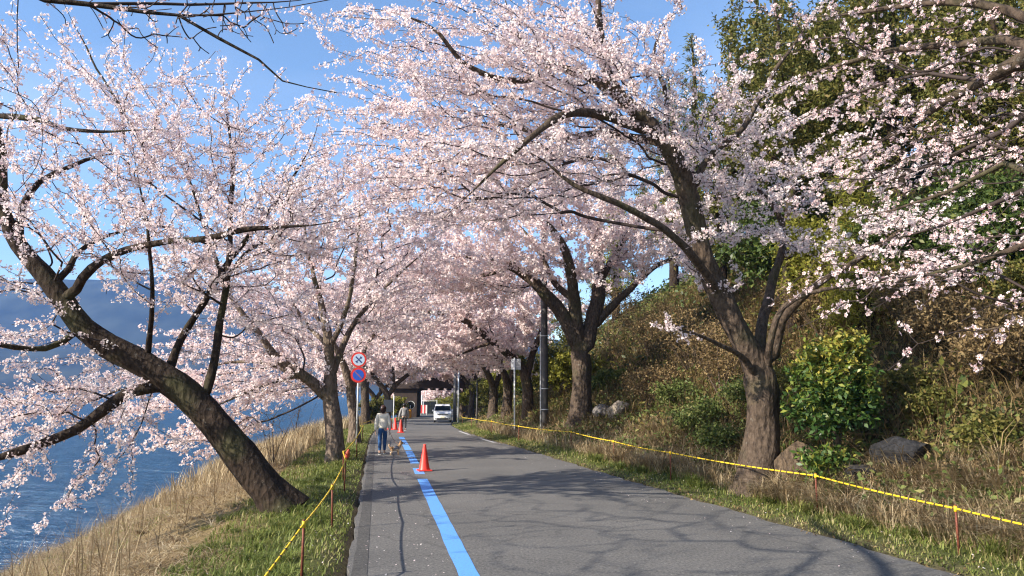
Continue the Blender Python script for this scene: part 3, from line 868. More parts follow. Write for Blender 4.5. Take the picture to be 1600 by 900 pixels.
gR = gnd(1185, 768); YR = gR[1]
RT = [LP([(1183, 775, YR, .43), (1184, 745, YR, .385), (1190, 700, YR, .36), (1192, 650, YR, .335), (1192, 610, YR, .33), (1184, 575, YR, .29), (1160, 535, YR - .1, .235), (1133, 480, YR - .2, .23), (1110, 430, YR - .3, .22), (1090, 370, YR - .4, .215), (1078, 310, YR - .5, .205), (1060, 260, YR - .7, .19), (1035, 220, YR - .9, .17), (1005, 185, YR - 1.1, .15), (968, 150, YR - 1.3, .125), (947, 110, YR - 1.4, .10), (938, 50, YR - 1.5, .08), (935, -30, YR - 1.6, .05)]),
      LP([(1015, 205, YR - 1, .12), (975, 190, YR - 1.6, .105), (930, 178, YR - 2, .09), (880, 178, YR - 2.4, .08), (830, 212, YR - 2.6, .055), (790, 250, YR - 2.8, .045), (740, 300, YR - 3, .03), (690, 345, YR - 3, .012)]),
      LP([(960, 145, YR - 1.3, .11), (915, 118, YR - 1.0, .095), (862, 100, YR - .6, .085), (820, 75, YR - .3, .07), (800, 30, YR, .05), (780, -20, YR, .04)]),
      LP([(868, 104, YR - .6, .075), (825, 125, YR - 1, .065), (770, 118, YR - 1.4, .055), (720, 95, YR - 1.6, .045), (690, 55, YR - 1.8, .035), (640, 28, YR - 2, .025), (540, 8, YR - 2, .012)]),
      LP([(1040, 225, YR - .9, .10), (990, 215, YR - 0.3, .085), (930, 208, YR + .3, .075), (870, 215, YR + .7, .06), (800, 200, YR + 1, .045), (730, 190, YR + 1.2, .03), (650, 170, YR + 1.4, .012)]),
      LP([(1125, 460, YR - .3, .10), (1090, 410, YR - 1, .085), (1040, 360, YR - 1.6, .07), (980, 325, YR - 2, .06), (900, 292, YR - 2.3, .045), (850, 250, YR - 2.5, .03), (780, 215, YR - 2.6, .012)]),
      LP([(1190, 590, YR, .15), (1188, 530, YR + .3, .12), (1196, 475, YR + .6, .11), (1208, 430, YR + .8, .095), (1225, 380, YR + 1, .08), (1215, 330, YR + 1.1, .06), (1175, 280, YR + 1.1, .045), (1160, 200, YR + 1.2, .025)]),
      LP([(1205, 575, YR, .12), (1214, 530, YR - .2, .10), (1222, 500, YR - .4, .09), (1255, 465, YR - .8, .075), (1300, 430, YR - 1.2, .06), (1370, 385, YR - 1.6, .045), (1440, 340, YR - 2, .03), (1520, 300, YR - 2.2, .012)]),
      LP([(1182, 590, YR - .1, .08), (1160, 555, YR - .5, .06), (1130, 540, YR - .8, .045), (1080, 520, YR - 1.2, .03), (1020, 510, YR - 1.5, .012)]),
      LP([(1200, 590, YR, .09), (1203, 540, YR - .5, .07), (1225, 480, YR - .8, .055), (1290, 450, YR - 1.2, .04), (1380, 440, YR - 1.6, .02)]),
      LP([(1080, 300, YR - .5, .09), (1110, 245, YR - .4, .075), (1160, 200, YR - .3, .06), (1210, 110, YR - .2, .045), (1250, 60, YR - .2, .03), (1300, -20, YR - .2, .015)]),
      LP([(1040, 220, YR - .8, .07), (1040, 150, YR - .6, .05), (1020, 80, YR - .5, .035), (1060, 10, YR - .5, .02)])]
tips = cloud(blobs_px([(720, 90, YR - 1.4, 190, 110, 2.8, 5), (880, 170, YR - 1, 200, 120, 3, 6), (760, 260, YR - 1.6, 160, 90, 2.4, 3), (1040, 200, YR - .4, 130, 80, 2.6, 2.2), (1160, 230, YR + .4, 130, 80, 2.4, 2.2), (620, 200, YR - 1.6, 90, 90, 2.2, 1.6), (700, 300, YR - 1.6, 120, 60, 2.2, 1.6),
                       (1260, 310, YR - .4, 150, 90, 2.2, 1.1), (910, 60, YR - 1, 150, 100, 2.6, 2.8), (1150, 370, YR, 150, 70, 2.0, 1.0), (1360, 370, YR - 1.6, 130, 45, 1.2, .5), (1070, 520, YR - 1, 90, 34, 1, .07)]), 3400, 1.2, (at(1090, 380, YR), 1.7, .35, 7))
grow("cherry_tree", "tall cherry tree on the right verge leaning over the road beside the brown boulder", "cherry tree", gR, RT, tips, bf=.36, zk=1.6, r_tip=.0055, mat_trunk=M['bark_grey'], mat_twig=M['twig'],
     leaf=bl(104000, .049, 'quad', cluster=5, spread=.045, rmax=.017), flare=.4, lump=.11, first_free=.5)

cherry(908, 664, "massive old cherry tree with many thick limbs beside the utility pole", .5,
       [[(908, 668, 0, .56), (908, 640, 0, .44), (909, 600, 0, .39), (909, 565, 0, .39), (903, 535, 0, .32), (898, 480, -.3, .25), (893, 430, -.8, .21), (880, 385, -1.3, .17), (852, 350, -1.8, .13), (810, 325, -2.2, .08), (760, 310, -2.6, .03)],
        [(903, 540, 0, .33), (884, 500, -.2, .29), (858, 465, -.6, .25), (822, 430, -1, .21), (785, 410, -1.4, .16), (740, 402, -1.8, .12), (690, 398, -2.2, .08), (630, 400, -2.6, .03)],
        [(914, 545, 0, .36), (925, 500, .2, .31), (936, 455, .4, .28), (936, 405, .6, .22), (925, 350, .8, .16), (912, 300, 1, .11), (905, 240, 1, .05)],
        [(928, 510, .2, .19), (955, 480, .2, .16), (985, 450, 0, .13), (1020, 420, -.3, .10), (1070, 395, -.6, .06), (1130, 370, -1, .02)],
        [(898, 470, -.3, .15), (865, 440, .6, .12), (835, 380, 1.2, .09), (800, 340, 1.6, .05)],
        [(938, 440, .4, .16), (965, 390, .8, .11), (1000, 340, 1.2, .07), (1040, 300, 1.4, .03)],
        [(800, 415, -1.3, .10), (760, 430, -1, .08), (700, 440, -.6, .05), (640, 450, 0, .02)]],
       [(780, 340, -1, 170, 90, 4.5, 5), (930, 310, 0, 140, 80, 4, 4), (700, 400, -2, 130, 60, 3, 3), (1000, 370, -.5, 110, 60, 3, 2.4), (860, 410, 0, 150, 40, 3, 2), (740, 440, 0, 120, 40, 3, 2), (820, 270, -.6, 150, 50, 4, 2)], 2300, 95000, .080, r_tip=.006, lump=.08)

cherry(824, 662, "cherry tree with one long limb arching low across the road", .33,
       [[(824, 665, 0, .36), (825, 635, 0, .30), (824, 605, 0, .28), (817, 578, 0, .24), (800, 560, -.4, .20), (768, 532, -1, .18), (735, 508, -1.6, .15), (705, 491, -2.2, .12), (665, 488, -2.8, .085), (625, 484, -3.2, .05), (580, 470, -3.6, .02)],
        [(822, 590, 0, .20), (832, 555, .2, .17), (846, 515, .4, .13), (852, 470, .6, .10), (850, 400, .8, .05)],
        [(770, 535, -1, .09), (740, 545, -.4, .07), (700, 560, 0, .04), (660, 566, .4, .02)],
        [(740, 512, -1.5, .09), (720, 470, -1.2, .07), (690, 440, -1, .04)]],
       [(720, 470, -1, 130, 60, 4, 4), (800, 480, 0, 90, 60, 3.5, 3), (660, 530, -1, 100, 36, 3.5, 2.4), (760, 540, .5, 80, 30, 3, 1.6), (610, 470, -2, 80, 60, 3, 2)], 1300, 60000, .095, r_tip=.008, y0=25)

far = [(795, 656, 9, .42, "cherry tree with a knotted trunk left of the slim grey sign pole"), (770, 658, 14, .40, "bulging flared cherry trunk behind the yellow rope, third from the grey sign pole"),
       (739, 655, 26, .42, "stout cherry trunk beside the leaning pale stem near the parked looking white car"), (722, 651, 40, .40, "slim distant cherry tree just beyond the white car")]
for k, (px, py, dy, r, lab) in enumerate([(793, 657, 0, .42, "round topped dark cherry trunk immediately behind the slim pole with grey sign plate"),
                                         (771, 655, 0, .45, "cherry tree with a bulging flared trunk behind the yellow rope"),
                                         (737, 653, 0, .42, "stout cherry tree between the white car and the flared trunk"),
                                         (722, 652, 0, .34, "thin far cherry tree just past the white car")]):
    s = [1.0, .86, .7, .6][k]
    cherry(px, py, lab, r,
           [[(px, py + 2, 0, r), (px - 1, py - 22 * s, 0, r * .72), (px + 1, py - 48 * s, 0, r * .66), (px - 4, py - 70 * s, -.4, r * .5), (px - 22, py - 105 * s, -1.4, r * .34), (px - 55, py - 130 * s, -2.4, r * .2), (px - 95, py - 140 * s, -3.4, r * .07)],
            [(px, py - 52 * s, 0, r * .5), (px + 10, py - 85 * s, .6, r * .36), (px + 14, py - 125 * s, 1, r * .22), (px + 20, py - 165 * s, 1.2, r * .08)],
            [(px - 12, py - 90 * s, -1, r * .26), (px - 20, py - 135 * s, -.6, r * .18), (px - 30, py - 175 * s, 0, r * .07)]],
           [(px - 45, py - 132 * s, -1, 90 * s, 34 * s, 4, 3), (px - 5, py - 165 * s, 0, 90 * s, 50 * s, 4, 2.4), (px - 90, py - 118 * s, -2, 60 * s, 18 * s, 3, 1.0)], 620, 19000, .135 + .02 * k, r_tip=.011, y0=30 + 8 * k, spread=.14, rmax=.04)
# row along the lake beyond, and the grove seen through the underpass
for (px, py, Y, lab, nb) in [(604, 655, 58, "cherry tree on the lake side just before the underpass pillar", 26000), (585, 652, 72, "far lakeside cherry tree half hidden by the woman's head", 26000)]:
    g = np.array([at(px, py, Y)[0], Y, 0.0]); g[2] = float(H(g[0], Y))
    q = lambda dx, dz, dy, r: (g[0] + dx, g[1] + dy, g[2] + dz, r)
    L = [np.array([q(0, -.1, 0, .36), q(.05, 1.2, 0, .27), q(0, 2.3, 0, .25), q(-.7, 3.4, -.4, .18), q(-2, 5, -.8, .1), q(-3, 6.5, -1, .03)]),
         np.array([q(0, 2.2, 0, .2), q(.9, 3.4, .4, .17), q(2.2, 4.4, .8, .11), q(4, 5.2, 1, .04)]), np.array([q(.5, 3, .2, .13), q(.4, 4.6, 0, .1), q(.6, 6.8, -.2, .04)])]
    B = [(g + np.array([0, 0, 6]), np.array([4.2, 3.6, 2.3]), 3), (g + np.array([2.6, 0, 5.0]), np.array([3, 3, 1.2]), 1.5), (g + np.array([-3, 0, 4.7]), np.array([3, 3, 1.6]), 1.5)]
    grow("cherry_tree", lab, "cherry tree", g, L, cloud(B, 600, 1.5), bf=.33, r_tip=.012, mat_trunk=M['bark_grey'], mat_twig=M['twig'],
         leaf=bl(int(nb * .55), .205, 'quad', cluster=4, spread=.16, crad=.1, rmax=.05), flare=.3)
for k, (px, Y, sc) in enumerate([(650, 122, .62), (688, 112, .62), (716, 122, .66), (632, 118, .6), (670, 150, .85)]):
    p = at(px, 640, Y); g = np.array([p[0], Y, float(H(p[0], Y))])
    q = lambda dx, dz, dy, r: (g[0] + dx * sc, g[1] + dy, g[2] + dz * sc, r * sc)
    L = [np.array([q(0, -.1, 0, .38), q(.05, 1.4, 0, .28), q(-.1, 2.2, 0, .26), q(-.9, 3.6, -.4, .17), q(-2.2, 5.2, -.8, .1), q(-3, 6.6, -1, .03)]),
         np.array([q(0, 2, 0, .22), q(1, 3.4, .4, .17), q(2.2, 4.6, .8, .11), q(4, 5.6, 1, .04)]), np.array([q(.5, 3, .2, .14), q(.4, 4.6, 0, .1), q(.3, 7, -.2, .04)])]
    B = [(g + sc * np.array([0, 0, 5.4]), sc * np.array([4.6, 4, 2.8]), 3), (g + sc * np.array([-2.6, 0, 3.6]), sc * np.array([2.6, 3, 1.4]), 1), (g + sc * np.array([2.6, 0, 3.6]), sc * np.array([2.6, 3, 1.4]), 1)]
    grow("cherry_tree", ["pink cherry tree seen through the underpass behind the dark gate", "pink cherry tree with spreading bare looking limbs seen above the white car roof", "pink cherry tree at the far right of the underpass opening", "pink cherry tree behind the underpass pillar", "farthest pink cherry crown filling the underpass opening"][k],
         "cherry tree", g, L, cloud(B, 500, .5), bf=.4, r_tip=.012, mat_trunk=M['bark_grey'], mat_twig=M['twig'],
         leaf=bl(9000, .26, 'quad', cluster=4, spread=.2, crad=.14, rmax=.06), flare=.3)

# near tree out of frame on the right: its limbs hang into the picture
Y0 = 5.2
gN = np.array([5.9, 4.6, 0.0]); gN[2] = float(H(gN[0], gN[1]))
c_ = lambda px, py, Y, r: np.r_[at(px, py, Y), r]
NT = [np.array([[*(gN - [0, 0, .1]), .34], [*(gN + [0, 0, 1.2]), .27], [*(gN + [-.1, .1, 2.4]), .23], [*(gN + [-.3, .2, 3.8]), .18], [*(gN + [-.5, .3, 5.4]), .12], [*(gN + [-.7, .5, 7.4]), .05]]),
      np.array([[*(gN + [-.12, .12, 2.7]), .11], c_(1720, 85, 4.9, .085), c_(1600, 96, 5.1, .06), c_(1540, 125, 5.4, .045), c_(1470, 160, 5.8, .036), c_(1400, 205, 6.2, .026), c_(1320, 238, 6.6, .018), c_(1200, 300, 7, .008)]),
      np.array([c_(1640, 92, 5.05, .05), c_(1570, 62, 5.6, .04), c_(1500, 68, 6, .032), c_(1400, 80, 6.5, .025), c_(1290, 110, 7, .018), c_(1150, 170, 7.4, .008)]),
      np.array([c_(1700, 88, 4.95, .05), c_(1610, 30, 5.4, .04), c_(1480, 5, 6, .03), c_(1350, 20, 6.6, .02), c_(1230, 25, 7, .01)]),
      np.array([[*(gN + [-.1, .1, 2.2]), .08], c_(1740, 260, 4.4, .045), c_(1640, 280, 4.6, .032), c_(1560, 315, 4.9, .024), c_(1470, 350, 5.2, .017), c_(1380, 375, 5.5, .012), c_(1290, 400, 5.8, .007)]),
      np.array([c_(1690, 270, 4.45, .03), c_(1610, 380, 4.3, .02), c_(1520, 410, 4.6, .014), c_(1420, 435, 4.9, .010), c_(1320, 455, 5.1, .006)]),
      np.array([[*(gN + [-.05, .05, 1.9]), .04], c_(1690, 440, 4.2, .016), c_(1600, 462, 4.4, .010), c_(1540, 485, 4.5, .007), c_(1500, 505, 4.6, .004)]),
      np.array([c_(1660, 450, 4.25, .012), c_(1600, 498, 4.3, .008), c_(1560, 512, 4.4, .006), c_(1525, 518, 4.5, .004)])]
NT += [np.array([c_(1660, 150, 4.9, .03), c_(1580, 205, 5.2, .022), c_(1490, 245, 5.5, .016), c_(1400, 275, 5.8, .011), c_(1300, 300, 6.1, .006)]),
       np.array([c_(1650, 60, 5.2, .03), c_(1560, 130, 5.6, .022), c_(1450, 115, 6, .016), c_(1330, 150, 6.4, .011), c_(1230, 205, 6.8, .006)]),
       np.array([c_(1640, 215, 4.8, .025), c_(1570, 255, 5.0, .018), c_(1480, 300, 5.3, .013), c_(1390, 330, 5.5, .008), c_(1330, 340, 5.7, .005)])]
tips = cloud(blobs_px([(1480, 175, 5.8, 230, 75, 1.2, 3), (1400, 70, 6.3, 270, 90, 1.4, 3.6), (1470, 250, 5.5, 190, 40, .8, 1.6), (1450, 370, 5.2, 200, 26, .5, 1.7), (1450, 425, 4.8, 180, 18, .4, 1.2), (1560, 490, 4.4, 55, 18, .15, .14), (1560, 315, 4.9, 110, 30, .5, .9)]), 840, 1.0, (at(1900, 100, 4.8), 1.1, .55, 7))
grow("cherry_tree", "close cherry tree mostly off the right edge, blossom sprays hanging in front of the hillside", "cherry tree", gN, NT, tips, bf=.4, r_tip=.0028, mat_trunk=M['bark_grey'], mat_twig=M['twig'],
     leaf=bl(6400, .031, 'petal', 'petal_near', cluster=4, spread=.012, crad=.026, rmax=.008, rlimb=.011), flare=.4, first_free=.9, min_sides=4)
# near tree out of frame at the left: one limb along the top of the picture
gL = np.array([-5.6, -1.2, 0.0]); gL[2] = float(H(gL[0], gL[1]))
LT = [np.array([[*(gL - [0, 0, .1]), .30], [*(gL + [0, .1, 1.6]), .23], [*(gL + [.0, .9, 3.2]), .19], [*(gL + [-.3, 2.4, 5.0]), .15], [*(gL + [-.9, 4.6, 7.0]), .05]]),
      np.array([[*(gL + [-.2, 1.9, 4.5]), .10], [-4.6, 3.6, 5.4, .07], c_(-40, -60, 6.6, .055), c_(70, -2, 7, .045), c_(140, 8, 7.1, .042), c_(230, 20, 7.2, .038), c_(330, 27, 7.3, .032), c_(420, 20, 7.4, .022), c_(520, 0, 7.5, .01)]),
      np.array([c_(280, 24, 7.25, .022), c_(340, 62, 7.4, .018), c_(400, 95, 7.5, .014), c_(440, 128, 7.6, .009), c_(525, 150, 7.8, .004)]),
      np.array([c_(150, 8, 7.1, .02), c_(250, 5, 7.4, .018), c_(350, 4, 7.6, .014), c_(500, -8, 7.8, .008)])]
tips = np.vstack([cloud(blobs_px([(270, 35, 7.3, 190, 45, .5, 2), (400, 25, 7.5, 110, 36, .5, 1)]), 130, 1.0),
                  cloud([(np.array([-7.0, 5.4, 6.6]), np.array([3.2, 3.6, 2.0]), 1), (np.array([-8.0, 8.2, 5.6]), np.array([2.2, 2.6, 1.6]), .6), (np.array([-7.9, 2.2, 6.4]), np.array([3.0, 2.6, 2.0]), .8)], 460, 1.0)])  # unseen crown, filled out to cast branch shadows on the near road
grow("cherry_tree", "near cherry tree mostly outside the upper left corner, one dark limb along the top", "cherry tree", gL, LT, tips, bf=.25, r_tip=.0055, mat_trunk=M['bark'], mat_twig=M['twig'],
     leaf=bl(4200, .038, 'star', 'petal_near', cluster=3, spread=.02, crad=.03, rmax=.012), flare=.4, first_free=.6, min_sides=4)

# ================================================================== HILLSIDE TREES AND SHRUBS
def lumps(c, r, k, rs=.5, seed=None):
    rng = np.random.default_rng(seed)
    out = [(c, r * .72, 2.0)]
    for _ in range(k):
        d = rng.standard_normal(3); d /= np.linalg.norm(d)
        s = rs * (.6 + .7 * rng.random())
        out.append((c + d * r * (.55 + .35 * rng.random()), r * s, s ** 2 * 2))
    return out
def hill_tree(px, Y, top_py, cr, label, leafmat, nl, lsize, kind='leaf', cat="tree", name="broadleaf_tree", n=240, seed=1, cone=False, group=None, r=.2, low=.35, droop=.1, lmp=9, lname="foliage"):
    X = at(px, 500, Y)[0]; g = np.array([X, Y, float(H(X, Y))])
    topz = at(px, top_py, Y)[2]
    h = max(2.5, topz - g[2])
    rng = np.random.default_rng(seed)
    trunk = np.array([[*(g - [0, 0, .2]), r * 1.2], [*(g + [.05, 0, h * .2]), r], [*(g + [rng.normal() * .12, rng.normal() * .12, h * .5]), r * .75], [*(g + [rng.normal() * .15, rng.normal() * .15, h * .8]), r * .4], [*(g + [0, 0, h * .97]), r * .1]])
    limbs = [trunk]
    if cone:
        B = []
        for t in np.linspace(low, .97, 13):
            B.append((g + np.array([0, 0, h * t]), np.array([cr * (1.03 - t) / (1 - low) * 1.0 + .12, cr * (1.03 - t) / (1 - low) + .12, h * .045]), (1.06 - t)))
    else:
        B = lumps(g + np.array([0, 0, h * (low + 1) / 2]), np.array([cr, cr * .85, h * (1 - low) / 2]), lmp, .5, seed)
        for _ in range(4):
            a = rng.random() * 6.28; z0 = h * (low + .1 + .25 * rng.random()); 
            p0 = g + np.array([0, 0, z0]); p1 = p0 + np.array([math.cos(a) * cr * .35, math.sin(a) * cr * .35, h * .12]); p2 = p0 + np.array([math.cos(a) * cr * .7, math.sin(a) * cr * .7, h * .26])
            limbs.append(np.array([[*p0, r * .45], [*p1, r * .3], [*p2, r * .1]]))
    tips = cloud(B, n, .5)
    return grow(name, label, cat, g, limbs, tips, bf=.25, r_tip=.008, mat_trunk=M['bark'], mat_twig=M['stem'], group=group,
                leaf=dict(kind=kind, n=int(nl * (.72 if Y > 25 else .9)), size=lsize * (1.16 if Y > 25 else 1.05), mat=M[leafmat], name=lname, spread=.16, rmax=.05, droop=droop, up=.7), flare=.25, first_free=.25, split=.02, sub=2, twig_name="branches")
hill_tree(1235, 24, -40, 2.9, "olive green tree behind the leaning cherry at the top of the hillside", 'leaf_olive', 21000, .135, seed=3, low=.3)
hill_tree(1420, 22, -90, 3.2, "tall olive tree rising to the top edge above the yellow feathery conifer", 'leaf_olive', 23000, .135, seed=4, low=.25)
hill_tree(1600, 19, -120, 2.9, "dark olive tree in the upper right corner", 'leaf_olive', 19000, .13, seed=5, low=.2)
hill_tree(1130, 33, 150, 2.8, "olive green broad tree behind the fork of the leaning cherry", 'leaf_olive', 11000, .2, seed=6, low=.2)
hill_tree(1225, 27, 250, 2.4, "dark green evergreen tree under the cherry limbs beside the forked stems", 'leaf_dark', 11000, .17, seed=8, low=.1)
hill_tree(1500, 19, 265, 1.7, "dark glossy evergreen tree halfway up the hillside under hanging blossom", 'leaf_dark', 13000, .14, seed=9, low=.1)
hill_tree(1600, 17, 260, 1.7, "dark evergreen bush tree at the right edge above the bamboo grass", 'leaf_dark', 10000, .13, seed=10, low=.1)
hill_tree(1350, 20.5, 235, 1.35, "yellow green feathery conifer in the middle of the hillside", 'leaf_yellow', 11000, .16, kind='needle', name="conifer", seed=11, cone=True, low=.08, droop=.5)
hill_tree(1096, 46, 48, 4.2, "conical green cedar standing against the sky", 'leaf_olive', 15000, .30, kind='needle', cat="cedar", name="cedar_tree", seed=12, cone=True, low=.2, droop=.6, r=.3)
hill_tree(1055, 52, 95, 4.0, "rounder cedar beside the conical cedar, its top lower", 'leaf_olive', 12000, .30, kind='needle', cat="cedar", name="cedar_tree", seed=13, cone=True, low=.25, droop=.6, r=.3)
hill_tree(962, 60, 215, 2.6, "cedar showing in the gap between the two big cherry crowns", 'leaf_yellow', 11000, .34, kind='needle', cat="cedar", name="cedar_tree", seed=14, cone=True, low=.2, droop=.6, r=.3)
hill_tree(1330, 31, -60, 4.2, "broad olive brown tree on the upper slope behind the feathery conifer", 'leaf_olive', 13000, .24, seed=31, low=.05)
hill_tree(1480, 28, -60, 4.2, "brownish olive tree crowning the slope between the two tall olive trees", 'leaf_olive', 13000, .24, seed=32, low=.05)
hill_tree(1610, 26, -40, 3.8, "brownish olive tree at the right edge of the upper slope", 'leaf_olive', 12000, .22, seed=33, low=.05)
hill_tree(1215, 40, 130, 3.6, "olive tree far up the slope right of the conical cedar", 'leaf_olive', 11000, .28, seed=34, low=.05)
hill_tree(1285, 36, 90, 4.0, "dull olive tree half way up the slope straight above the rounded shrub", 'leaf_olive', 12000, .26, seed=36, low=.0)
hill_tree(1365, 33, 120, 3.6, "dull olive tree half way up the slope behind the feathery conifer", 'leaf_olive', 12000, .24, seed=37, low=.0)
hill_tree(1290, 23.5, 330, 2.0, "low yellow green tree behind the rounded shrub", 'leaf_yellow', 9000, .16, seed=35, low=.05)
hill_tree(1100, 40, 300, 2.8, "dim olive tree on the slope behind the old cherry", 'leaf_olive', 9000, .22, seed=15, low=.15)

def shrub(px, Y, cr, h, label, leafmat, nl, lsize, kind='leaf', n=200, seed=1, name="shrub", cat="shrub", group=None, stems=5, low=.15, droop=.1, base=None, lname="foliage", r=.03, spread=.1, rt=.005, clear=.12, up=.7, tintz=0):
    if base is None:
        X = at(px, 500, Y)[0]; g = np.array([X, Y, float(H(X, Y))])
    else:
        g = np.asarray(base, float)
    rng = np.random.default_rng(seed)
    limbs = [np.array([[*(g - [0, 0, .1]), r * 1.5], [*(g + [.02, 0, h * .15]), r * 1.3], [*(g + [rng.normal() * .06, rng.normal() * .06, h * .4]), r], [*(g + [rng.normal() * .1, rng.normal() * .1, h * .7]), r * .5]])]
    for k in range(stems):
        a = k * 6.28 / stems + rng.random()
        p0 = g + np.array([0, 0, h * .06]); p1 = p0 + np.array([math.cos(a) * cr * .3, math.sin(a) * cr * .3, h * .3]); p2 = p0 + np.array([math.cos(a) * cr * .6, math.sin(a) * cr * .6, h * .6])
        limbs.append(np.array([[*p0, r * .8], [*p1, r * .6], [*p2, r * .25]]))
    tips = cloud(lumps(g + np.array([0, 0, h * (1 + low) / 2]), np.array([cr, cr * .85, h * (1 - low) / 2]), 7, .45, seed), n, clear)
    return grow(name, label, cat, g, limbs, tips, bf=.25, r_tip=rt, mat_trunk=M['stem'], mat_twig=M['stem'], group=group,
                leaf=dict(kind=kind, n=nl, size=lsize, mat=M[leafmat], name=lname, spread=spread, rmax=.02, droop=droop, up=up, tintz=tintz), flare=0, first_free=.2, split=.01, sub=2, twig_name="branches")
gs = gnd(1308, 742)
shrub(0, 0, 1.22, 2.95, "glossy green rounded shrub, sunlit yellow tinted into its top, beside the leaning cherry trunk", 'leaf_gloss', 8000, .125, n=420, tintz=.75, seed=21, base=gs, low=.30, stems=3, r=.04, cat="evergreen shrub", spread=.07, up=1.2)
shrub(0, 0, .42, .75, "small low glossy shrub at the foot of the rounded shrub", 'leaf_gloss', 900, .12, n=60, seed=22, base=gnd(1292, 762), cat="evergreen shrub", r=.015)
dry = [(1010, 34, 2.4, 3.6, "large brown thicket directly right of the massive old cherry"), (1075, 27, 1.9, 3.2, "brown thicket under the drooping blossom spray left of the leaning cherry"), (950, 44, 2.5, 4.0, "brown thicket showing behind the massive old cherry trunk"),
       (1120, 22.5, 1.5, 2.7, "reddish brown thicket just left of the leaning cherry trunk"), (1010, 26, 1.2, 2.0, "low brown thicket behind the pale boulder"), (1420, 18.5, 1.5, 2.2, "brown thicket above the long black boulder"), (1500, 16, 1.3, 1.8, "tangled brown thicket right of the long black boulder"),
       (1395, 23, 2.0, 2.8, "brown thicket high behind the rounded glossy shrub"), (1580, 14, 1.2, 1.6, "brown thicket at the right edge above the tall straw"), (1280, 22, 1.7, 2.4, "brown thicket between the leaning cherry trunk and the rounded shrub"), (1560, 20, 1.6, 2.3, "dim brown thicket below the dark evergreen at the right edge")]
for k, (px, Y, cr, h, lab) in enumerate(dry):
    shrub(px, Y, cr, h, lab, 'leaf_dry', 2600, .10, n=190, seed=40 + k, name="thicket", cat="thicket", group="brown thickets on the hillside", stems=9, r=.022, rt=.006, lname="dry_leaves", spread=.12)
green = [(1090, 20.5, .9, 1.1, 'leaf_bamboo', "pale green weed bush two paces left of the leaning cherry"), (1060, 24, 1.0, 1.2, 'leaf_bamboo', "green bush behind the thin stake left of the leaning cherry"), (1130, 18.4, .7, .8, 'leaf_bamboo', "small green bush touching the left side of the leaning cherry trunk"),
         (880, 38, 1.8, 2.8, 'leaf_yellow', "yellow green bush between the utility pole and the massive old cherry"), (845, 47, 1.8, 3.0, 'leaf_olive', "olive bush behind the utility pole foot"), (800, 58, 2.2, 3.4, 'leaf_yellow', "yellow green bush behind the slim sign pole"), (765, 66, 2.0, 3.2, 'leaf_olive', "olive bush behind the flared cherry trunk"),
         (1450, 14.6, .6, .6, 'leaf_olive', "green bush in front of the right end of the black boulder"), (1540, 12.6, .5, .5, 'leaf_olive', "green bush behind the red stake nearest the right edge"), (1400, 16.0, .6, .6, 'leaf_olive', "olive bush hugging the black boulder"), (1590, 16.2, .8, 1.2, 'leaf_olive', "leafy green bush at the far right below the hanging blossom tips"),
         (1250, 19, .9, 1.1, 'leaf_olive', "olive bush in the gap behind the brown boulder"), (740, 80, 2.2, 3.6, 'leaf_yellow', "yellow green bush right of the two poles by the white car"), (1170, 19.8, 1.0, 1.2, 'leaf_bamboo', "green bush directly behind the leaning cherry trunk"), (950, 33.5, .9, 1.0, 'leaf_bamboo', "low green bush beside the pale boulder"),
         (1500, 21, 1.6, 1.9, 'leaf_dark', "dark leaved bush high on the slope over the black boulder"), (860, 56, 3, 5.0, 'leaf_olive', "tall olive bush behind the low arching cherry limb"), (905, 62, 3.5, 6.5, 'leaf_olive', "largest olive bush on the slope behind the massive old cherry"), (800, 80, 3.5, 6, 'leaf_olive', "far olive bush above the row of cherry trunks")]
for k, (px, Y, cr, h, lm, lab) in enumerate(green):
    shrub(px, Y, cr, h, lab, lm, 2600 if Y < 30 else 3000, .10 if Y < 30 else .22, n=130, seed=70 + k, name="bush", cat="bush", group="leafy green bushes on the hillside", stems=6, r=.016, rt=.004, up=.4, droop=.2)
# bare saplings and scrub on the lake bank
for k, (px, Y, h, lab) in enumerate([(428, 24.5, 2.3, "bare forked sapling between the leaning cherry and the reeds"), (392, 17.5, 1.2, "low bare twiggy shrub right behind the leaning cherry trunk"), (468, 31, 2.8, "tall bare shrub on the lake bank left of the forked cherry")]):
    x = at(px, 650, Y)[0]
    shrub(0, 0, .8 * h / 1.9, h, lab, 'leaf_dry', 160, .05, n=90, seed=120 + k, base=np.array([x, Y, float(H(x, Y))]), name="bare_sapling", cat="sapling", stems=3, r=.02, rt=.005, lname="buds")
for k, (px, Y, cr, h, lm, lab) in enumerate([(612, 84, 2.2, 3.0, 'leaf_yellow', "yellow green bushes left of the underpass pillar"), (618, 86, 1.7, 2.6, 'leaf_olive', "olive bush growing against the left side of the underpass pillar"), (590, 66, 1.8, 2.4, 'leaf_olive', "olive bush on the lake bank behind the woman's head"), (700, 105, 3.4, 2.6, 'leaf_yellow', "hedge bush seen through the underpass right of the white car roof"), (735, 100, 3.0, 2.8, 'leaf_olive', "green bush right of the underpass opening")]):
    shrub(px, Y, cr, h, lab, lm, 3200, .22, n=130, seed=140 + k, name="bush", cat="bush", stems=6, r=.02)

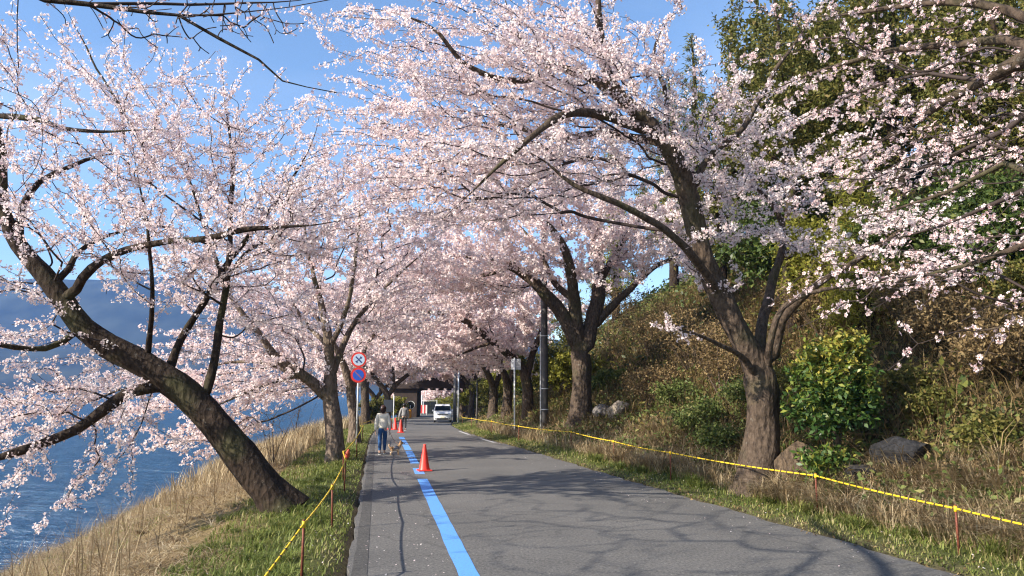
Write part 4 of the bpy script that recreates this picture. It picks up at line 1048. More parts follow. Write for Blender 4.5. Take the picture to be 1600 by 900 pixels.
# ================================================================== GRASS
def blades(n, pts, hgt, wid, lean, tint, name, mat, kind='stuff', label=None, bend=.6):
    """curved tapering blades, 3 faces each"""
    n = len(pts)
    a = RNG.random(n) * 6.283
    d = np.stack([np.cos(a), np.sin(a), 0 * a], -1)
    s = np.stack([-np.sin(a), np.cos(a), 0 * a], -1)
    h = hgt[:, None]; l = (lean * (.3 + RNG.random(n)))[:, None] * h
    up = np.array([0, 0, 1.0])
    w0 = wid[:, None]
    P = pts
    m1 = P + up * h * (.62 - .1 * bend) + d * l * .42; tp = P + up * h * (1 - .5 * bend * np.clip(l / h, 0, 1)) + d * l * 1.25
    V = np.stack([P - s * w0 * .55, P + s * w0 * .55, m1 + s * w0 * .42, m1 - s * w0 * .42, tp], 1)
    L = np.array([0, 1, 2, 3, 3, 2, 4])[None] + (np.arange(n) * 5)[:, None]
    o = link(name, mesh_np(name, V, L, np.tile([4, 3], n), np.repeat(tint, 5)), mat)
    tag(o, label, "grass", kind='stuff')
    return o
def clumpy(x, y):
    return .5 + .5 * np.clip(.6 * wob(x, y, 1.1, 2) + .5 * wob(x, y, .37, .5), -1, 1)
def scatter(n, side, o0, o1, y0, y1, power=1.6, clump=.7):
    """positions beside the road, denser towards the camera; o = distance from the road edge"""
    m = int(n * 2.6)
    y = y0 + (y1 - y0) * RNG.random(m) ** power
    o = o0 + (o1 - o0) * RNG.random(m)
    x = xl(y) - o if side < 0 else xr(y) + o
    keep = RNG.random(m) < (1 - clump) + clump * clumpy(x, y)
    k = np.where(keep)[0][:n]
    x, y, o = x[k], y[k], o[k]
    return np.stack([x, y, H(x, y) - .01], -1), o
p, o = scatter(36000, -1, .08, 2.3, 5, 60)
h = (.05 + .11 * RNG.random(len(p))) * np.clip(.35 + o, .4, 1.1)
blades(0, p, h, .008 + .006 * RNG.random(len(p)) + p[:, 1] * .0003, .7, np.clip(RNG.normal(.48, .22, len(p)) + .12 * wob(p[:, 0], p[:, 1], .8, 3), 0, 1), "grass", M['grass_green'], label="short green grass on the strip between the road and the lake bank")
p, o = scatter(38000, 1, .05, 2.6, 5, 60)
h = (.05 + .13 * RNG.random(len(p))) * np.clip(.3 + .8 * o, .35, 1.3)
blades(0, p, h, .008 + .006 * RNG.random(len(p)) + p[:, 1] * .0003, .8, np.clip(RNG.normal(.5, .26, len(p)) + .25 * wob(p[:, 0], p[:, 1], .7, 1), 0, 1), "grass", M['grass_green'], label="green and straw coloured grass along the right hand verge by the yellow rope")
p, o = scatter(62000, -1, 1.5, 9.9, 5, 75, 1.5, .93)
h = (.08 + .19 * RNG.random(len(p))) * np.clip(.45 + .55 * (o - 1.6), .5, 1.0)
blades(0, p, h, .007 + .007 * RNG.random(len(p)) + p[:, 1] * .0003, 3.4, np.clip(RNG.normal(.5, .26, len(p)), 0, 1), "dry_grass", M['grass_dry'], label="matted straw coloured dry grass covering the lake bank", bend=.9)
p, o = scatter(12000, -1, 4.5, 10.0, 6, 40, 1.3, .9)
blades(0, p, .06 + .14 * RNG.random(len(p)), .008 + .006 * RNG.random(len(p)) + p[:, 1] * .0003, 1.0, np.clip(RNG.normal(.68, .2, len(p)), 0, 1), "grass", M['grass_green'], label="yellowish green grass growing through the straw low on the lake bank")
# tall reeds further along the bank
p, o = scatter(13000, -1, 2.2, 7.5, 23, 75, 1.2, .8)
h = (.5 + .8 * RNG.random(len(p))) * np.clip((p[:, 1] - 20) / 10, .35, 1)
blades(0, p, h, .014 + .012 * RNG.random(len(p)) + p[:, 1] * .0003, .35, np.clip(RNG.normal(.6, .2, len(p)), 0, 1), "reeds", M['grass_dry'], label="tall dry reeds standing along the lake edge behind the forked cherry")
p, o = scatter(420, -1, 2.6, 6.5, 8, 22, 1.2, .9)
h = .6 + .7 * RNG.random(len(p))
blades(0, p, h, .009 + .004 * RNG.random(len(p)), .5, np.clip(RNG.normal(.35, .2, len(p)), 0, 1), "dry_stalks", M['grass_dry'], label="thin scattered dry weed stalks rising from the lake bank")
# right verge: tufts of long straw, then undergrowth climbing the hill
p, o = scatter(26000, 1, 1.0, 3.4, 6, 45, 1.6, .95)
h = .22 + .5 * RNG.random(len(p)); k = (np.hypot(p[:, 0] - 6.3, p[:, 1] - 15.8) > 1.5); p, h = p[k], h[k]
blades(0, p, h, .007 + .006 * RNG.random(len(p)) + p[:, 1] * .0003, 1.0, np.clip(RNG.normal(.5, .25, len(p)), 0, 1), "dry_grass", M['grass_dry'], label="long arching straw grass at the foot of the hillside", bend=.9)
def undergrowth(n, o0, o1, y0, y1, size, mat, name, label, lift, power=1.4, clump=.8, kind='leaf', seedk=0):
    p, o = scatter(n, 1, o0, o1, y0, y1, power, clump)
    p = p + np.stack([RNG.normal(0, .1, len(p)), RNG.normal(0, .1, len(p)), lift * RNG.random(len(p)) ** 1.5 * (.4 + .6 * clumpy(p[:, 0] * 1.9, p[:, 1] * 1.9))], -1)
    nn = RNG.standard_normal((len(p), 3)) + np.array([-.6, 0, .9])
    sz = size * (.6 + .8 * RNG.random(len(p))) * (1 + p[:, 1] * .012)
    o = link(name, pieces(kind, p, nn, sz, np.clip(RNG.normal(.5, .25, len(p)), 0, 1), name, .3), mat)
    tag(o, label, "undergrowth", kind='stuff')
undergrowth(26000, 1.6, 5.0, 6, 50, .105, M['leaf_bamboo'], "bamboo_grass", "low bamboo grass covering the foot of the hillside", .55)
undergrowth(40000, 2.6, 16, 8, 75, .12, M['leaf_olive'], "undergrowth", "olive green undergrowth covering the hillside", .8)
undergrowth(36000, 2.2, 14, 7, 60, .11, M['leaf_dry'], "fallen_leaves", "brown fallen leaves and dead fern on the hillside", .45)
undergrowth(9000, 5, 22, 10, 75, .2, M['leaf_dark'], "ivy", "dark evergreen ivy patches on the hillside", .9, clump=.98)
undergrowth(2600, .0, .9, 5, 40, .05, M['leaf_dry'], "leaf_litter", "dry leaf litter along the right edge of the asphalt", .03, 1.5, .6)
p, o = scatter(22000, 1, 2.4, 13, 8, 45, 1.4, .85)
h = .4 + .9 * RNG.random(len(p))
blades(0, p, h, .008 + .006 * RNG.random(len(p)) + p[:, 1] * .0003, 1.4, np.clip(RNG.normal(.45, .22, len(p)), 0, 1), "dead_vines", M['leaf_dry'], label="arching dead vines and stems tangled over the hillside", bend=.8)

# fallen petals along the road edges and on the turf
def petals(n, side, o0, o1, y0, y1, label):
    p, o = scatter(n, side, o0, o1, y0, y1, 1.6, .5)
    p[:, 2] = np.where((p[:, 0] > xl(p[:, 1])) & (p[:, 0] < xr(p[:, 1])), zr(p[:, 1]) + .006, p[:, 2] + .05 + .04 * RNG.random(len(p)))
    o = link("fallen_petals", pieces('penta', p, np.array([0, 0, 1.0]) + .25 * RNG.standard_normal((len(p), 3)), .022, RNG.random(len(p)), "fallen_petals"), M['petal'])
    tag(o, label, "petals", kind='stuff')
petals(700, -1, -1.3, 1.8, 6, 40, "fallen cherry petals scattered on the left path and turf")
petals(600, 1, -1.2, 1.6, 7, 40, "fallen cherry petals scattered along the right edge of the road")

# tussocks: fans of long blades from one root
def tussocks(n, side, o0, o1, y0, y1, per, hmin, hmax, mat, label, mean, name="tussocks"):
    q, _ = scatter(n, side, o0, o1, y0, y1, 1.3, .3)
    q = q[(np.hypot(q[:, 0] - 6.3, q[:, 1] - 15.8) > 1.6)]
    n = len(q); hh = hmin + (hmax - hmin) * RNG.random(n); tn = RNG.normal(mean, .14, n)
    P = np.repeat(q, per, 0) + RNG.normal(0, .06, (n * per, 3)) * np.array([1, 1, .1])
    h = np.repeat(hh, per) * (.5 + .6 * RNG.random(n * per))
    blades(0, P, h, .007 + .005 * RNG.random(n * per) + P[:, 1] * .0003, 1.3, np.clip(np.repeat(tn, per) + RNG.normal(0, .15, n * per), 0, 1), name, mat, label=label, bend=1.0)
tussocks(120, 1, 1.1, 3.6, 7.5, 24, 110, .35, .75, M['grass_dry'], "arching straw tussocks along the right verge behind the rope", .55)
tussocks(70, 1, .7, 3.2, 7.5, 24, 90, .25, .5, M['grass_green'], "green grass tussocks mixed with straw on the right verge", .45)
tussocks(110, -1, 2.2, 8.5, 6.5, 26, 80, .12, .26, M['grass_dry'], "pale straw tussocks matted over the lake bank", .7)
tussocks(90, -1, .5, 2.6, 6, 26, 60, .12, .26, M['grass_green'], "longer green grass tufts on the strip beside the rope stakes", .35)

# ================================================================== ROAD FURNITURE
rope_m = rope_mat()
rust = simple("rusty_brown_steel", (.16, .045, .025), .6, .2, .35, 40)
tape_m = simple("yellow_tape", (.72, .48, .02), .5)
def rope_fence(label, stakes, height, ends, label_cap=None, r=.013, lean=.03):
    base = np.array(stakes[0], float)
    root = empty("rope_fence", base, label, "rope fence")
    tops = []
    rng = np.random.default_rng(len(stakes))
    for k, g in enumerate(stakes):
        g = np.array(g, float); tilt = rng.normal(0, lean, 2)
        hh = height * (1 + rng.normal(0, .03))
        t = g + np.array([tilt[0] * hh, tilt[1] * hh, hh])
        p = Parts(); p.tube([g - [0, 0, .1], g * .5 + t * .5, t], [.016, .016, .015], 8)
        s = p.build("stake", rust, root, base)
        q = Parts(); k_ = np.array([[t[0], t[1], t[2] - .09], [t[0], t[1], t[2] - .015]])
        q.tube(k_, [.024, .021], 8)
        q.build("tie", tape_m, s, base)
        tops.append(t - [0, 0, .05])
    pts = [np.array(ends[0], float)] + tops + [np.array(ends[1], float)]
    P = []
    for a, b in zip(pts[:-1], pts[1:]):
        n = 26; t = np.linspace(0, 1, n, endpoint=False)[:, None]
        d = np.linalg.norm(b - a)
        P.append(a * (1 - t) + b * t - np.array([0, 0, 1]) * (4 * t * (1 - t)) * min(.03, .006 * d))
    P.append(pts[-1][None]); P = np.vstack(P)
    # finely sampled so that the dark strand of the twist shows
    s = np.cumsum(np.r_[0, np.linalg.norm(np.diff(P, axis=0), axis=1)])
    ss = np.arange(0, s[-1], .042)
    P = np.stack([np.interp(ss, s, P[:, k]) for k in range(3)], -1)
    rp = Parts(); rp.tube(P, r * (1 + .12 * np.sin(ss * 60)), 6, tint=ss / .17)
    rp.build("rope", rope_m, root, base)
    return root
def zg(x, y): return np.array([x, y, float(H(x, y))])
lst = [gnd(471, 912), gnd(519, 826), gnd(538, 767), gnd(536, 751), gnd(557, 716), gnd(566, 690), zg(xl(36) - .7, 36.)]
lst = sorted(lst, key=lambda g: g[1])
rope_fence("yellow rope fence on thin brown stakes along the grass strip above the lake", lst, .70, (at(330, 1010, 6.2), lst[-1] + [-.5, 6, .5]))
rst = [zg(6.1, 7.2), gnd(1499, 868), zg(xr(13.2) + 1.15, 13.2), gnd(1048, 750), gnd(960, 722), gnd(892, 704), zg(xr(31) + .75, 31.), zg(xr(38) + .85, 38.), zg(xr(47) + .9, 47.), zg(xr(58) + .9, 58.), zg(xr(70) + .9, 70.), zg(xr(80) + .9, 80.)]
rst = sorted(rst, key=lambda g: g[1])
rope_fence("yellow and black rope fence on red brown stakes along the right verge", rst, .66, (np.array([7.4, 4.6, .75]), rst[-1] + np.array([0, 5, .6])), r=.014, lean=.015)
# drooping red plastic cover hung on a left stake
sk = gnd(536, 751)
bm = bmesh.new(); bm_lathe(bm, [(.012, .0), (.03, .02), (.06, .10), (.055, .18), (.03, .24), (.012, .27)], 12)
o = bm_obj("reflector_cover", bm, simple("faded_red_plastic", (.45, .07, .03), .5), smooth=True)
o.location = (sk[0] + .05, sk[1], sk[2] + .47); o.rotation_euler = (0, R(14), 0)
tag(o, "faded red plastic cover hanging on a stake of the left rope fence", "reflector")

# ---- traffic cones
red = simple("cone_red", (.80, .045, .025), .45, 0, .08, 6, spec=.5)
def cone(loc, label, group=None, tilt=0.0):
    root = empty("traffic_cone", loc, label, "traffic cone", "traffic cones beside the blue line")
    bm = bmesh.new(); bm_box(bm, (0, 0, .02), (.37, .37, .035))
    bm_obj("base", bm, red, root, bevel=.012)
    bm = bmesh.new(); bm_lathe(bm, [(.155, .036), (.148, .06), (.135, .09), (.038, .66), (.034, .69), (.022, .705), (.018, .70), (.0, .69)], 28)
    bm_obj("body", bm, red, root, smooth=True)
    root.rotation_euler = (tilt, 0, random.random())
    return root
cone(gnd(663, 736), "large red cone nearest the camera at the break in the blue line")
cone(at(626, 675.6, 41) * np.array([1, 1, 0]) + np.array([0, 0, float(zr(41))]), "red cone at the far end of the blue line, second from the camera")
cone(at(617.5, 667.5, 45.5) * np.array([1, 1, 0]) + np.array([0, 0, float(zr(45.5))]), "red cone behind the second cone, further along the lane")
gq = zg(at(609.5, 668, 46)[0], 46.0)
cone(gq, "red cone at the grass edge, partly hidden by the woman's right arm")

# ---- signs
alu = simple("galvanised_steel", (.62, .63, .64), .45, .3, .06, 30)
signred = simple("sign_red", (.55, .035, .03), .4, 0, .1, 8)
signblue = simple("sign_blue", (.02, .08, .42), .4, 0, .1, 8)
signpale = simple("sign_pale_blue", (.40, .52, .68), .4, 0, .1, 8)
signdark = simple("sign_dark_blue", (.03, .05, .16), .4, 0, .1, 8)
signdull = simple("sign_dull_red", (.26, .10, .13), .4, 0, .1, 8)
def disc(r0, r1, y, th=.006, seg=40):
    bm = bmesh.new()
    prof = [(r0, -th / 2), (r1, -th / 2), (r1, th / 2), (r0, th / 2)] if r0 else [(0, -th / 2), (r1, -th / 2), (r1, th / 2), (0, th / 2)]
    bm_lathe(bm, prof + ([prof[0]] if r0 else []), seg)
    bmesh.ops.remove_doubles(bm, verts=bm.verts[:], dist=1e-6)
    bmesh.ops.transform(bm, matrix=Matrix.Translation((0, y, 0)) @ Matrix.Rotation(R(90), 4, 'X'), verts=bm.verts[:])
    return bm
gsn = gnd(557, 695)
root = empty("road_sign", gsn, "two round red rimmed blue signs stacked on a white pole", "road sign", rz=R(8))
ks = gsn[1] / F_PX
p = Parts(); p.tube([(0, 0, -.1), (0, 0, 2.0), (0, 0, 3.62)], .034, 12); p.build("pole", alu, root)
for (py, field, k) in ((562, signpale, 0), (586, signblue, 1)):
    zc = at(557, py, gsn[1])[2] - gsn[2]
    pl = bm_obj("sign_plate", disc(0, .30, -.055, .012), signred, root); pl.location = (0, 0, zc)
    f = bm_obj("sign_field", disc(0, .215, -.0645, .006), field, pl)
    if k == 0:
        bm_rim = bm_obj("rim_line", disc(.218, .232, -.0645, .006), simple("sign_white", (.7, .7, .7), .4), pl)
        for ang, wd, ln, m in ((45, .052, .34, signdark), (-45, .032, .30, signdark)):
            bm = bmesh.new(); bm_box(bm, (0, -.0695 - (.001 if ang < 0 else 0), 0), (ln, .004, wd), Matrix.Rotation(R(ang), 3, 'Y')); bm_obj("cross_bar", bm, m, pl)
        for ang in (-45,):
            for sgn in (-1, 1):
                bm = bmesh.new(); c = Matrix.Rotation(R(ang), 3, 'Y') @ Vector((sgn * .12, 0, 0)); bm_box(bm, (c.x, -.0725, c.z), (.05, .003, .09), Matrix.Rotation(R(ang), 3, 'Y')); bm_obj("cross_bar", bm, m, pl)
    else:
        bm = bmesh.new(); bm_box(bm, (0, -.0695, 0), (.40, .004, .042), Matrix.Rotation(R(45), 3, 'Y')); bm_obj("slash", bm, signdull, pl)
    bm = bmesh.new(); bm_box(bm, (0, -.02, zc), (.09, .09, .05)); bm_obj("bracket", bm, alu, root, bevel=.006)
gsp = gnd(804, 682)
root = empty("road_sign", gsp, "slim pale pole with a small grey square plate seen from behind", "road sign", rz=R(-6))
hh = at(804, 559, gsp[1])[2] - gsp[2]
p = Parts(); p.tube([(0, 0, -.1), (0, 0, hh * .5), (0, 0, hh)], .036, 12); p.build("pole", simple("white_pole", (.74, .74, .73), .5), root)
bm = bmesh.new(); bm_box(bm, (.06, .05, hh - .30), (.46, .012, .50)); pl = bm_obj("sign_plate", bm, simple("plate_back", (.42, .43, .45), .5, .3), root, bevel=.004)
for dz in (-.12, .12):
    bm = bmesh.new(); bm_box(bm, (.06, .040, hh - .30 + dz), (.40, .02, .03)); bm_obj("rail", bm, alu, pl)

# ---- poles
conc = simple("weathered_concrete", (.20, .18, .165), .85, 0, .25, 4, .3)
gp = gnd(851, 664, 20)
gp = zg(at(851, 600, 32.5)[0], 32.5)
root = empty("utility_pole", gp, "thick dark grey utility pole in front of the massive old cherry", "utility pole")
p = Parts(); p.tube([(0, 0, -.2), (0, 0, 2.5), (0, 0, 6), (0, 0, 9)], [.16, .155, .145, .13], 20); p.build("pole", simple("dark_grey_pole", (.075, .07, .07), .6, 0, .2, 5), root)
for z in (1.0, 1.9, 4.2):
    p = Parts(); p.tube([(0, 0, z), (0, 0, z + .04)], [.164, .164], 20); p.build("band", alu, root)
p = Parts(); p.tube([(-.19, -.02, -.1), (-.18, -.02, 2.0), (-.17, -.02, 4.4)], .028, 8); p.build("conduit", simple("pale_conduit", (.6, .6, .58), .5), root)
for (px, Y, hgt, r, lab, mt) in [(716.5, 68, 5.6, .07, "thin pale lamp like pole just right of the white car", alu), (711, 74, 5.4, .16, "grey concrete pole standing behind the thin pale pole by the white car", conc), (745.5, 52, 3.0, .06, "slender dark post between the far cherry trunks", bpy.data.materials["dark_grey_pole"])]:
    x = at(px, 600, Y)[0]; g = zg(x, Y)
    root = empty("pole", g, lab, "pole")
    p = Parts(); p.tube([(0, 0, -.2), (0, 0, hgt * .5), (0, 0, hgt)], [r * 1.1, r, r * .9], 14); p.build("shaft", mt, root)
    p = Parts(); p.tube([(0, 0, hgt), (0, 0, hgt + .06)], [r * 1.1, r * .6], 14); p.build("cap", mt, root)

# ---- underpass at the end of the road
brown = simple("shaded_brown_concrete", (.042, .029, .024), .9, 0, .3, 1.2, .35)  # brown darkened so the colour carries the shade of the blossoms
YB = 90.0
b0 = zg(at(640, 655, YB)[0], YB); zb = float(zr(YB))
root = empty("underpass", (b0[0], YB, zb), "brown concrete underpass with a heavy pillar and flat deck over the road", "bridge")
lx0, lx1 = at(622, 620, YB)[0], at(651, 620, YB)[0]
zs = at(660, 607, YB)[2]; zt = at(660, 580, YB)[2]
def prism(name, pts, y0, y1, mat, parent, off, bevel=0):
    bm = bmesh.new()
    a = [bm.verts.new((x - off[0], y0 - off[1], z - off[2])) for x, z in pts]; b = [bm.verts.new((x - off[0], y1 - off[1], z - off[2])) for x, z in pts]
    bm.faces.new(a[::-1]); bm.faces.new(b)
    for k in range(len(a)):
        k2 = (k + 1) % len(a); bm.faces.new((a[k], a[k2], b[k2], b[k]))
    return bm_obj(name, bm, mat, parent, bevel=bevel)
offb = (b0[0], YB, zb)
prism("pillar", [(lx0, zb - 1), (lx1, zb - 1), (lx1 + .05, zs - .35), (lx1 + .4, zs + .003), (lx0 - .9, zs + .003), (lx0 - .35, zs - 1.0)], YB, YB + 4, brown, root, offb)
rx0 = at(722, 620, YB)[0]
prism("abutment", [(rx0, zb - 1), (rx0 + 9, zb - 1), (rx0 + 9, zs + .003), (rx0, zs + .003)], YB + .3, YB + 4, brown, root, offb)
prism("deck", [(lx0 - 1.2, zs), (rx0 + 10, zs), (rx0 + 10, zt), (lx0 - 1.2, zt)], YB - .5, YB + 4.4, brown, root, offb)
prism("parapet", [(lx0 - 1.2, zt), (rx0 + 10, zt), (rx0 + 10, zt + .5), (lx0 - 1.2, zt + .5)], YB - .75, YB - .45, brown, root, offb)
for k in range(7):
    x = lx1 + .6 + k * 1.0
    prism("girder", [(x, zs - .22), (x + .3, zs - .22), (x + .3, zs - .003), (x, zs - .003)], YB + .2, YB + 3.9, brown, root, offb)
for k, (px, lab, Y, cr) in enumerate([(690, "ivy bush hanging over the underpass deck above the white car", 91, 1.6), (725, "olive bush on the hill shoulder over the underpass", 90, 2.0)]):
    x = at(px, 590, Y)[0]
    shrub(0, 0, cr, 1.6, lab, 'leaf_olive', 2600, .22, n=110, seed=170 + k, base=np.array([x, Y, zt - .02]), name="bush", cat="bush", stems=5, clear=-3)
# gate, barrier, mirror and posts under and before the deck
YG = 103.0
gx = at(672, 640, YG)[0]; g = zg(gx, YG)
root = empty("gate", g, "dark closed gate in a pale frame beyond the underpass", "gate")
for dx in (-.42, .42):
    bm = bmesh.new(); bm_box(bm, (dx, 0, .88), (.80, .08, 1.66)); lf = bm_obj("gate_leaf", bm, simple("dark_green_metal", (.005, .009, .011), .6), root, bevel=.01)
    for q in range(4):
        bm = bmesh.new(); bm_box(bm, (dx, -.05, .3 + q * .38), (.7, .02, .05)); bm_obj("rib", bm, bpy.data.materials["dark_green_metal"], lf)
wp = simple("white_painted_steel", (.66, .66, .64), .5)
for dx in (-.93, .93):
    bm = bmesh.new(); bm_box(bm, (dx, 0, .95), (.09, .12, 1.95)); bm_obj("gate_post", bm, wp, root, bevel=.01)
bm = bmesh.new(); bm_box(bm, (0, 0, 1.80), (1.72, .12, .06)); bm_obj("lintel", bm, wp, root, bevel=.01)
for k, (px, Y, hgt, lab) in enumerate([(654.5, 99.5, 2.2, "pale post just inside the underpass left of the barrier"), (659, 101, 2.5, "taller pale post beside the striped barrier")]):
    x = at(px, 640, Y)[0]
    root = empty("post", zg(x, Y), lab, "post")
    p = Parts(); p.tube([(0, 0, -.2), (0, 0, hgt)], .07, 10); p.build("shaft", wp, root)
    p = Parts(); p.tube([(0, 0, hgt), (0, 0, hgt + .08)], [.085, .05], 10); p.build("cap", wp, root)
x = at(662.5, 645, 98.5)[0]
root = empty("barrier", zg(x, 98.5), "red and white striped barrier leaf in front of the dark gate", "barrier")
stripe_r = simple("barrier_red", (.6, .05, .05), .5); stripe_w = simple("barrier_white", (.72, .70, .68), .5)
for k in range(4):
    bm = bmesh.new(); bm_box(bm, (-.32 + k * .21, 0, .78), (.207, .06, 1.1)); bm_obj("stripe", bm, stripe_r if k % 2 == 0 else stripe_w, root, bevel=.008)
for dx in (-.38, .38):
    bm = bmesh.new(); bm_box(bm, (dx, .0, .1), (.06, .5, .32)); bm_obj("foot", bm, wp, root, bevel=.01)
x = at(641, 645, 86)[0]
root = empty("traffic_mirror", zg(x, 86.0), "dark round mirror back with pale rim on a thick orange post", "traffic mirror")
bm = bmesh.new(); bm_lathe(bm, [(.16, -.1), (.16, 1.0), (.13, 1.05), (0, 1.07)], 16); bm_obj("post", bm, simple("orange_post", (.62, .26, .03), .5), root, smooth=True)
mb = bm_obj("mirror", disc(0, .42, .14, .06), simple("black_mirror_back", (.012, .012, .014), .4), root); mb.location = (.02, 0, 1.5)
bm_obj("rim", disc(.42, .48, .14, .09), wp, mb)
p = Parts(); p.tube([(0, 0.02, .9), (0, 0.06, 1.5)], .05, 8); p.build("arm", wp, root)
x = at(608, 645, 50)[0]
root = empty("notice_board", zg(x, 50.0), "dark notice board on a pale post behind the woman's head", "notice board")
bm = bmesh.new(); bm_box(bm, (-.06, -.03, 1.45), (.62, .04, .8)); bm_obj("board", bm, simple("board_dark", (.025, .03, .04), .5), root, bevel=.01)
p = Parts(); p.tube([(.3, 0, -.1), (.3, 0, 2.1)], .035, 10); p.build("post", wp, root)
p = Parts(); p.tube([(.3, 0, 2.1), (.3, 0, 2.2)], [.05, .03], 10); p.build("cap", wp, root)

# ---- rocks
def rock(px, py, size, label, mat, seed, rot=0.0, sink=.25):
    g = gnd(px, py)
    rng = np.random.default_rng(seed)
    bm = bmesh.new(); bmesh.ops.create_icosphere(bm, subdivisions=4, radius=1.0)
    pl = [(unit(rng.standard_normal(3)), .55 + .4 * rng.random()) for _ in range(16)]
    for v in bm.verts:
        c = np.array(v.co)
        for nrm, d in pl:
            q = c.dot(nrm)
            if q > d: c = c - nrm * (q - d) * .92
        n_ = .04 * wob(c[0] * 3, c[1] * 3 + c[2] * 2, 1, seed) + .015 * wob(c[2] * 9, c[0] * 9, 1, seed)
        v.co = Vector(c * (1 + n_)) * 1.0
        v.co = Vector((v.co.x * size[0], v.co.y * size[1], v.co.z * size[2]))
    o = bm_obj("boulder", bm, mat, None, smooth=False)
    o.location = (g[0], g[1], g[2] + size[2] * (1 - sink) * .7); o.rotation_euler = (0, rot, seed)
    return tag(o, label, "boulder")
rock(1242, 759, (.52, .40, .50), "brown boulder with a sunlit tan face at the foot of the leaning cherry", rock_mat("brown_rock", (.035, .026, .020), (.15, .105, .068)), 3, .25, .0)
rock(1408, 738, (.80, .42, .42), "long black boulder lying right of the rounded shrub", rock_mat("black_rock", (.010, .010, .011), (.036, .035, .037)), 5, -.18)
rock(1340, 752, (.5, .4, .25), "low dark stone under the rounded shrub", bpy.data.materials["black_rock"], 8)
rock(967, 652, (.48, .42, .45), "pale boulder on the verge right of the massive old cherry", rock_mat("pale_rock", (.22, .18, .14), (.42, .35, .27)), 6)
rock(942, 655, (.5, .4, .4), "dull grey boulder tucked between the pale boulder and the old cherry trunk", rock_mat("grey_rock", (.10, .09, .08), (.18, .16, .15)), 7)

# ================================================================== PEOPLE, DOG, CAR
def skinned(name, V, E, Rd, mat, parent=None, root_i=0, sub=2):
    """continuous body grown round a skeleton, baked to a plain mesh"""
    me = bpy.data.meshes.new(name + "_skeleton")
    me.from_pydata([tuple(v) for v in V], E, [])
    o = bpy.data.objects.new(name, me); COL.objects.link(o)
    sk = o.modifiers.new("skin", 'SKIN'); sk.use_smooth_shade = True; sk.branch_smoothing = .4
    if not me.skin_vertices: me.skin_vertices.new()
    for i, r in enumerate(Rd):
        d = me.skin_vertices[0].data[i]
        d.radius = (r, r) if not isinstance(r, tuple) else r
        d.use_root = i == root_i
    sb = o.modifiers.new("sub", 'SUBSURF'); sb.levels = sub; sb.render_levels = sub
    dg = bpy.context.evaluated_depsgraph_get()
    dg.update()
    m2 = bpy.data.meshes.new_from_object(o.evaluated_get(dg))
    m2.name = name
    bpy.data.objects.remove(o)
    bpy.data.meshes.remove(me)
    m2.materials.clear()
    return link(name, m2, mat, parent, True)
class Sk:
    def __init__(self): self.V = []; self.E = []; self.R = []
    def v(self, p, r, par=None):
        self.V.append(np.array(p, float)); self.R.append(r)
        if par is not None: self.E.append((par, len(self.V) - 1))
        return len(self.V) - 1
    def chain(self, par, *pr):
        for p, r in pr: par = self.v(p, r, par)
        return par
skinm = simple("skin", (.52, .33, .24), .5, 0, .05, 20)
def hand(s, wrist, d, side, out):
    """palm, four unequal curled fingers and a thumb; d = direction of the fingers, out = palm width direction"""
    d = np.array(d, float); out = np.array(out, float); w = np.array(s.V[wrist])
    palm = s.v(w + d * .055, (.022, .016), wrist)
    for k, (ofs, ln) in enumerate(((-.027, .070), (-.009, .080), (.009, .075), (.027, .060))):
        b = w + d * .085 + out * ofs
        c = np.cross(out, d) * side
        s.chain(palm, (b, .0095), (b + d * ln * .5 + c * .008, .0085), (b + d * ln * .85 + c * .03, .0075))
    t = w + d * .04 - out * .035
    s.chain(palm, (t, .0105), (t + d * .03 - out * .018, .0095), (t + d * .058 - out * .022, .008))
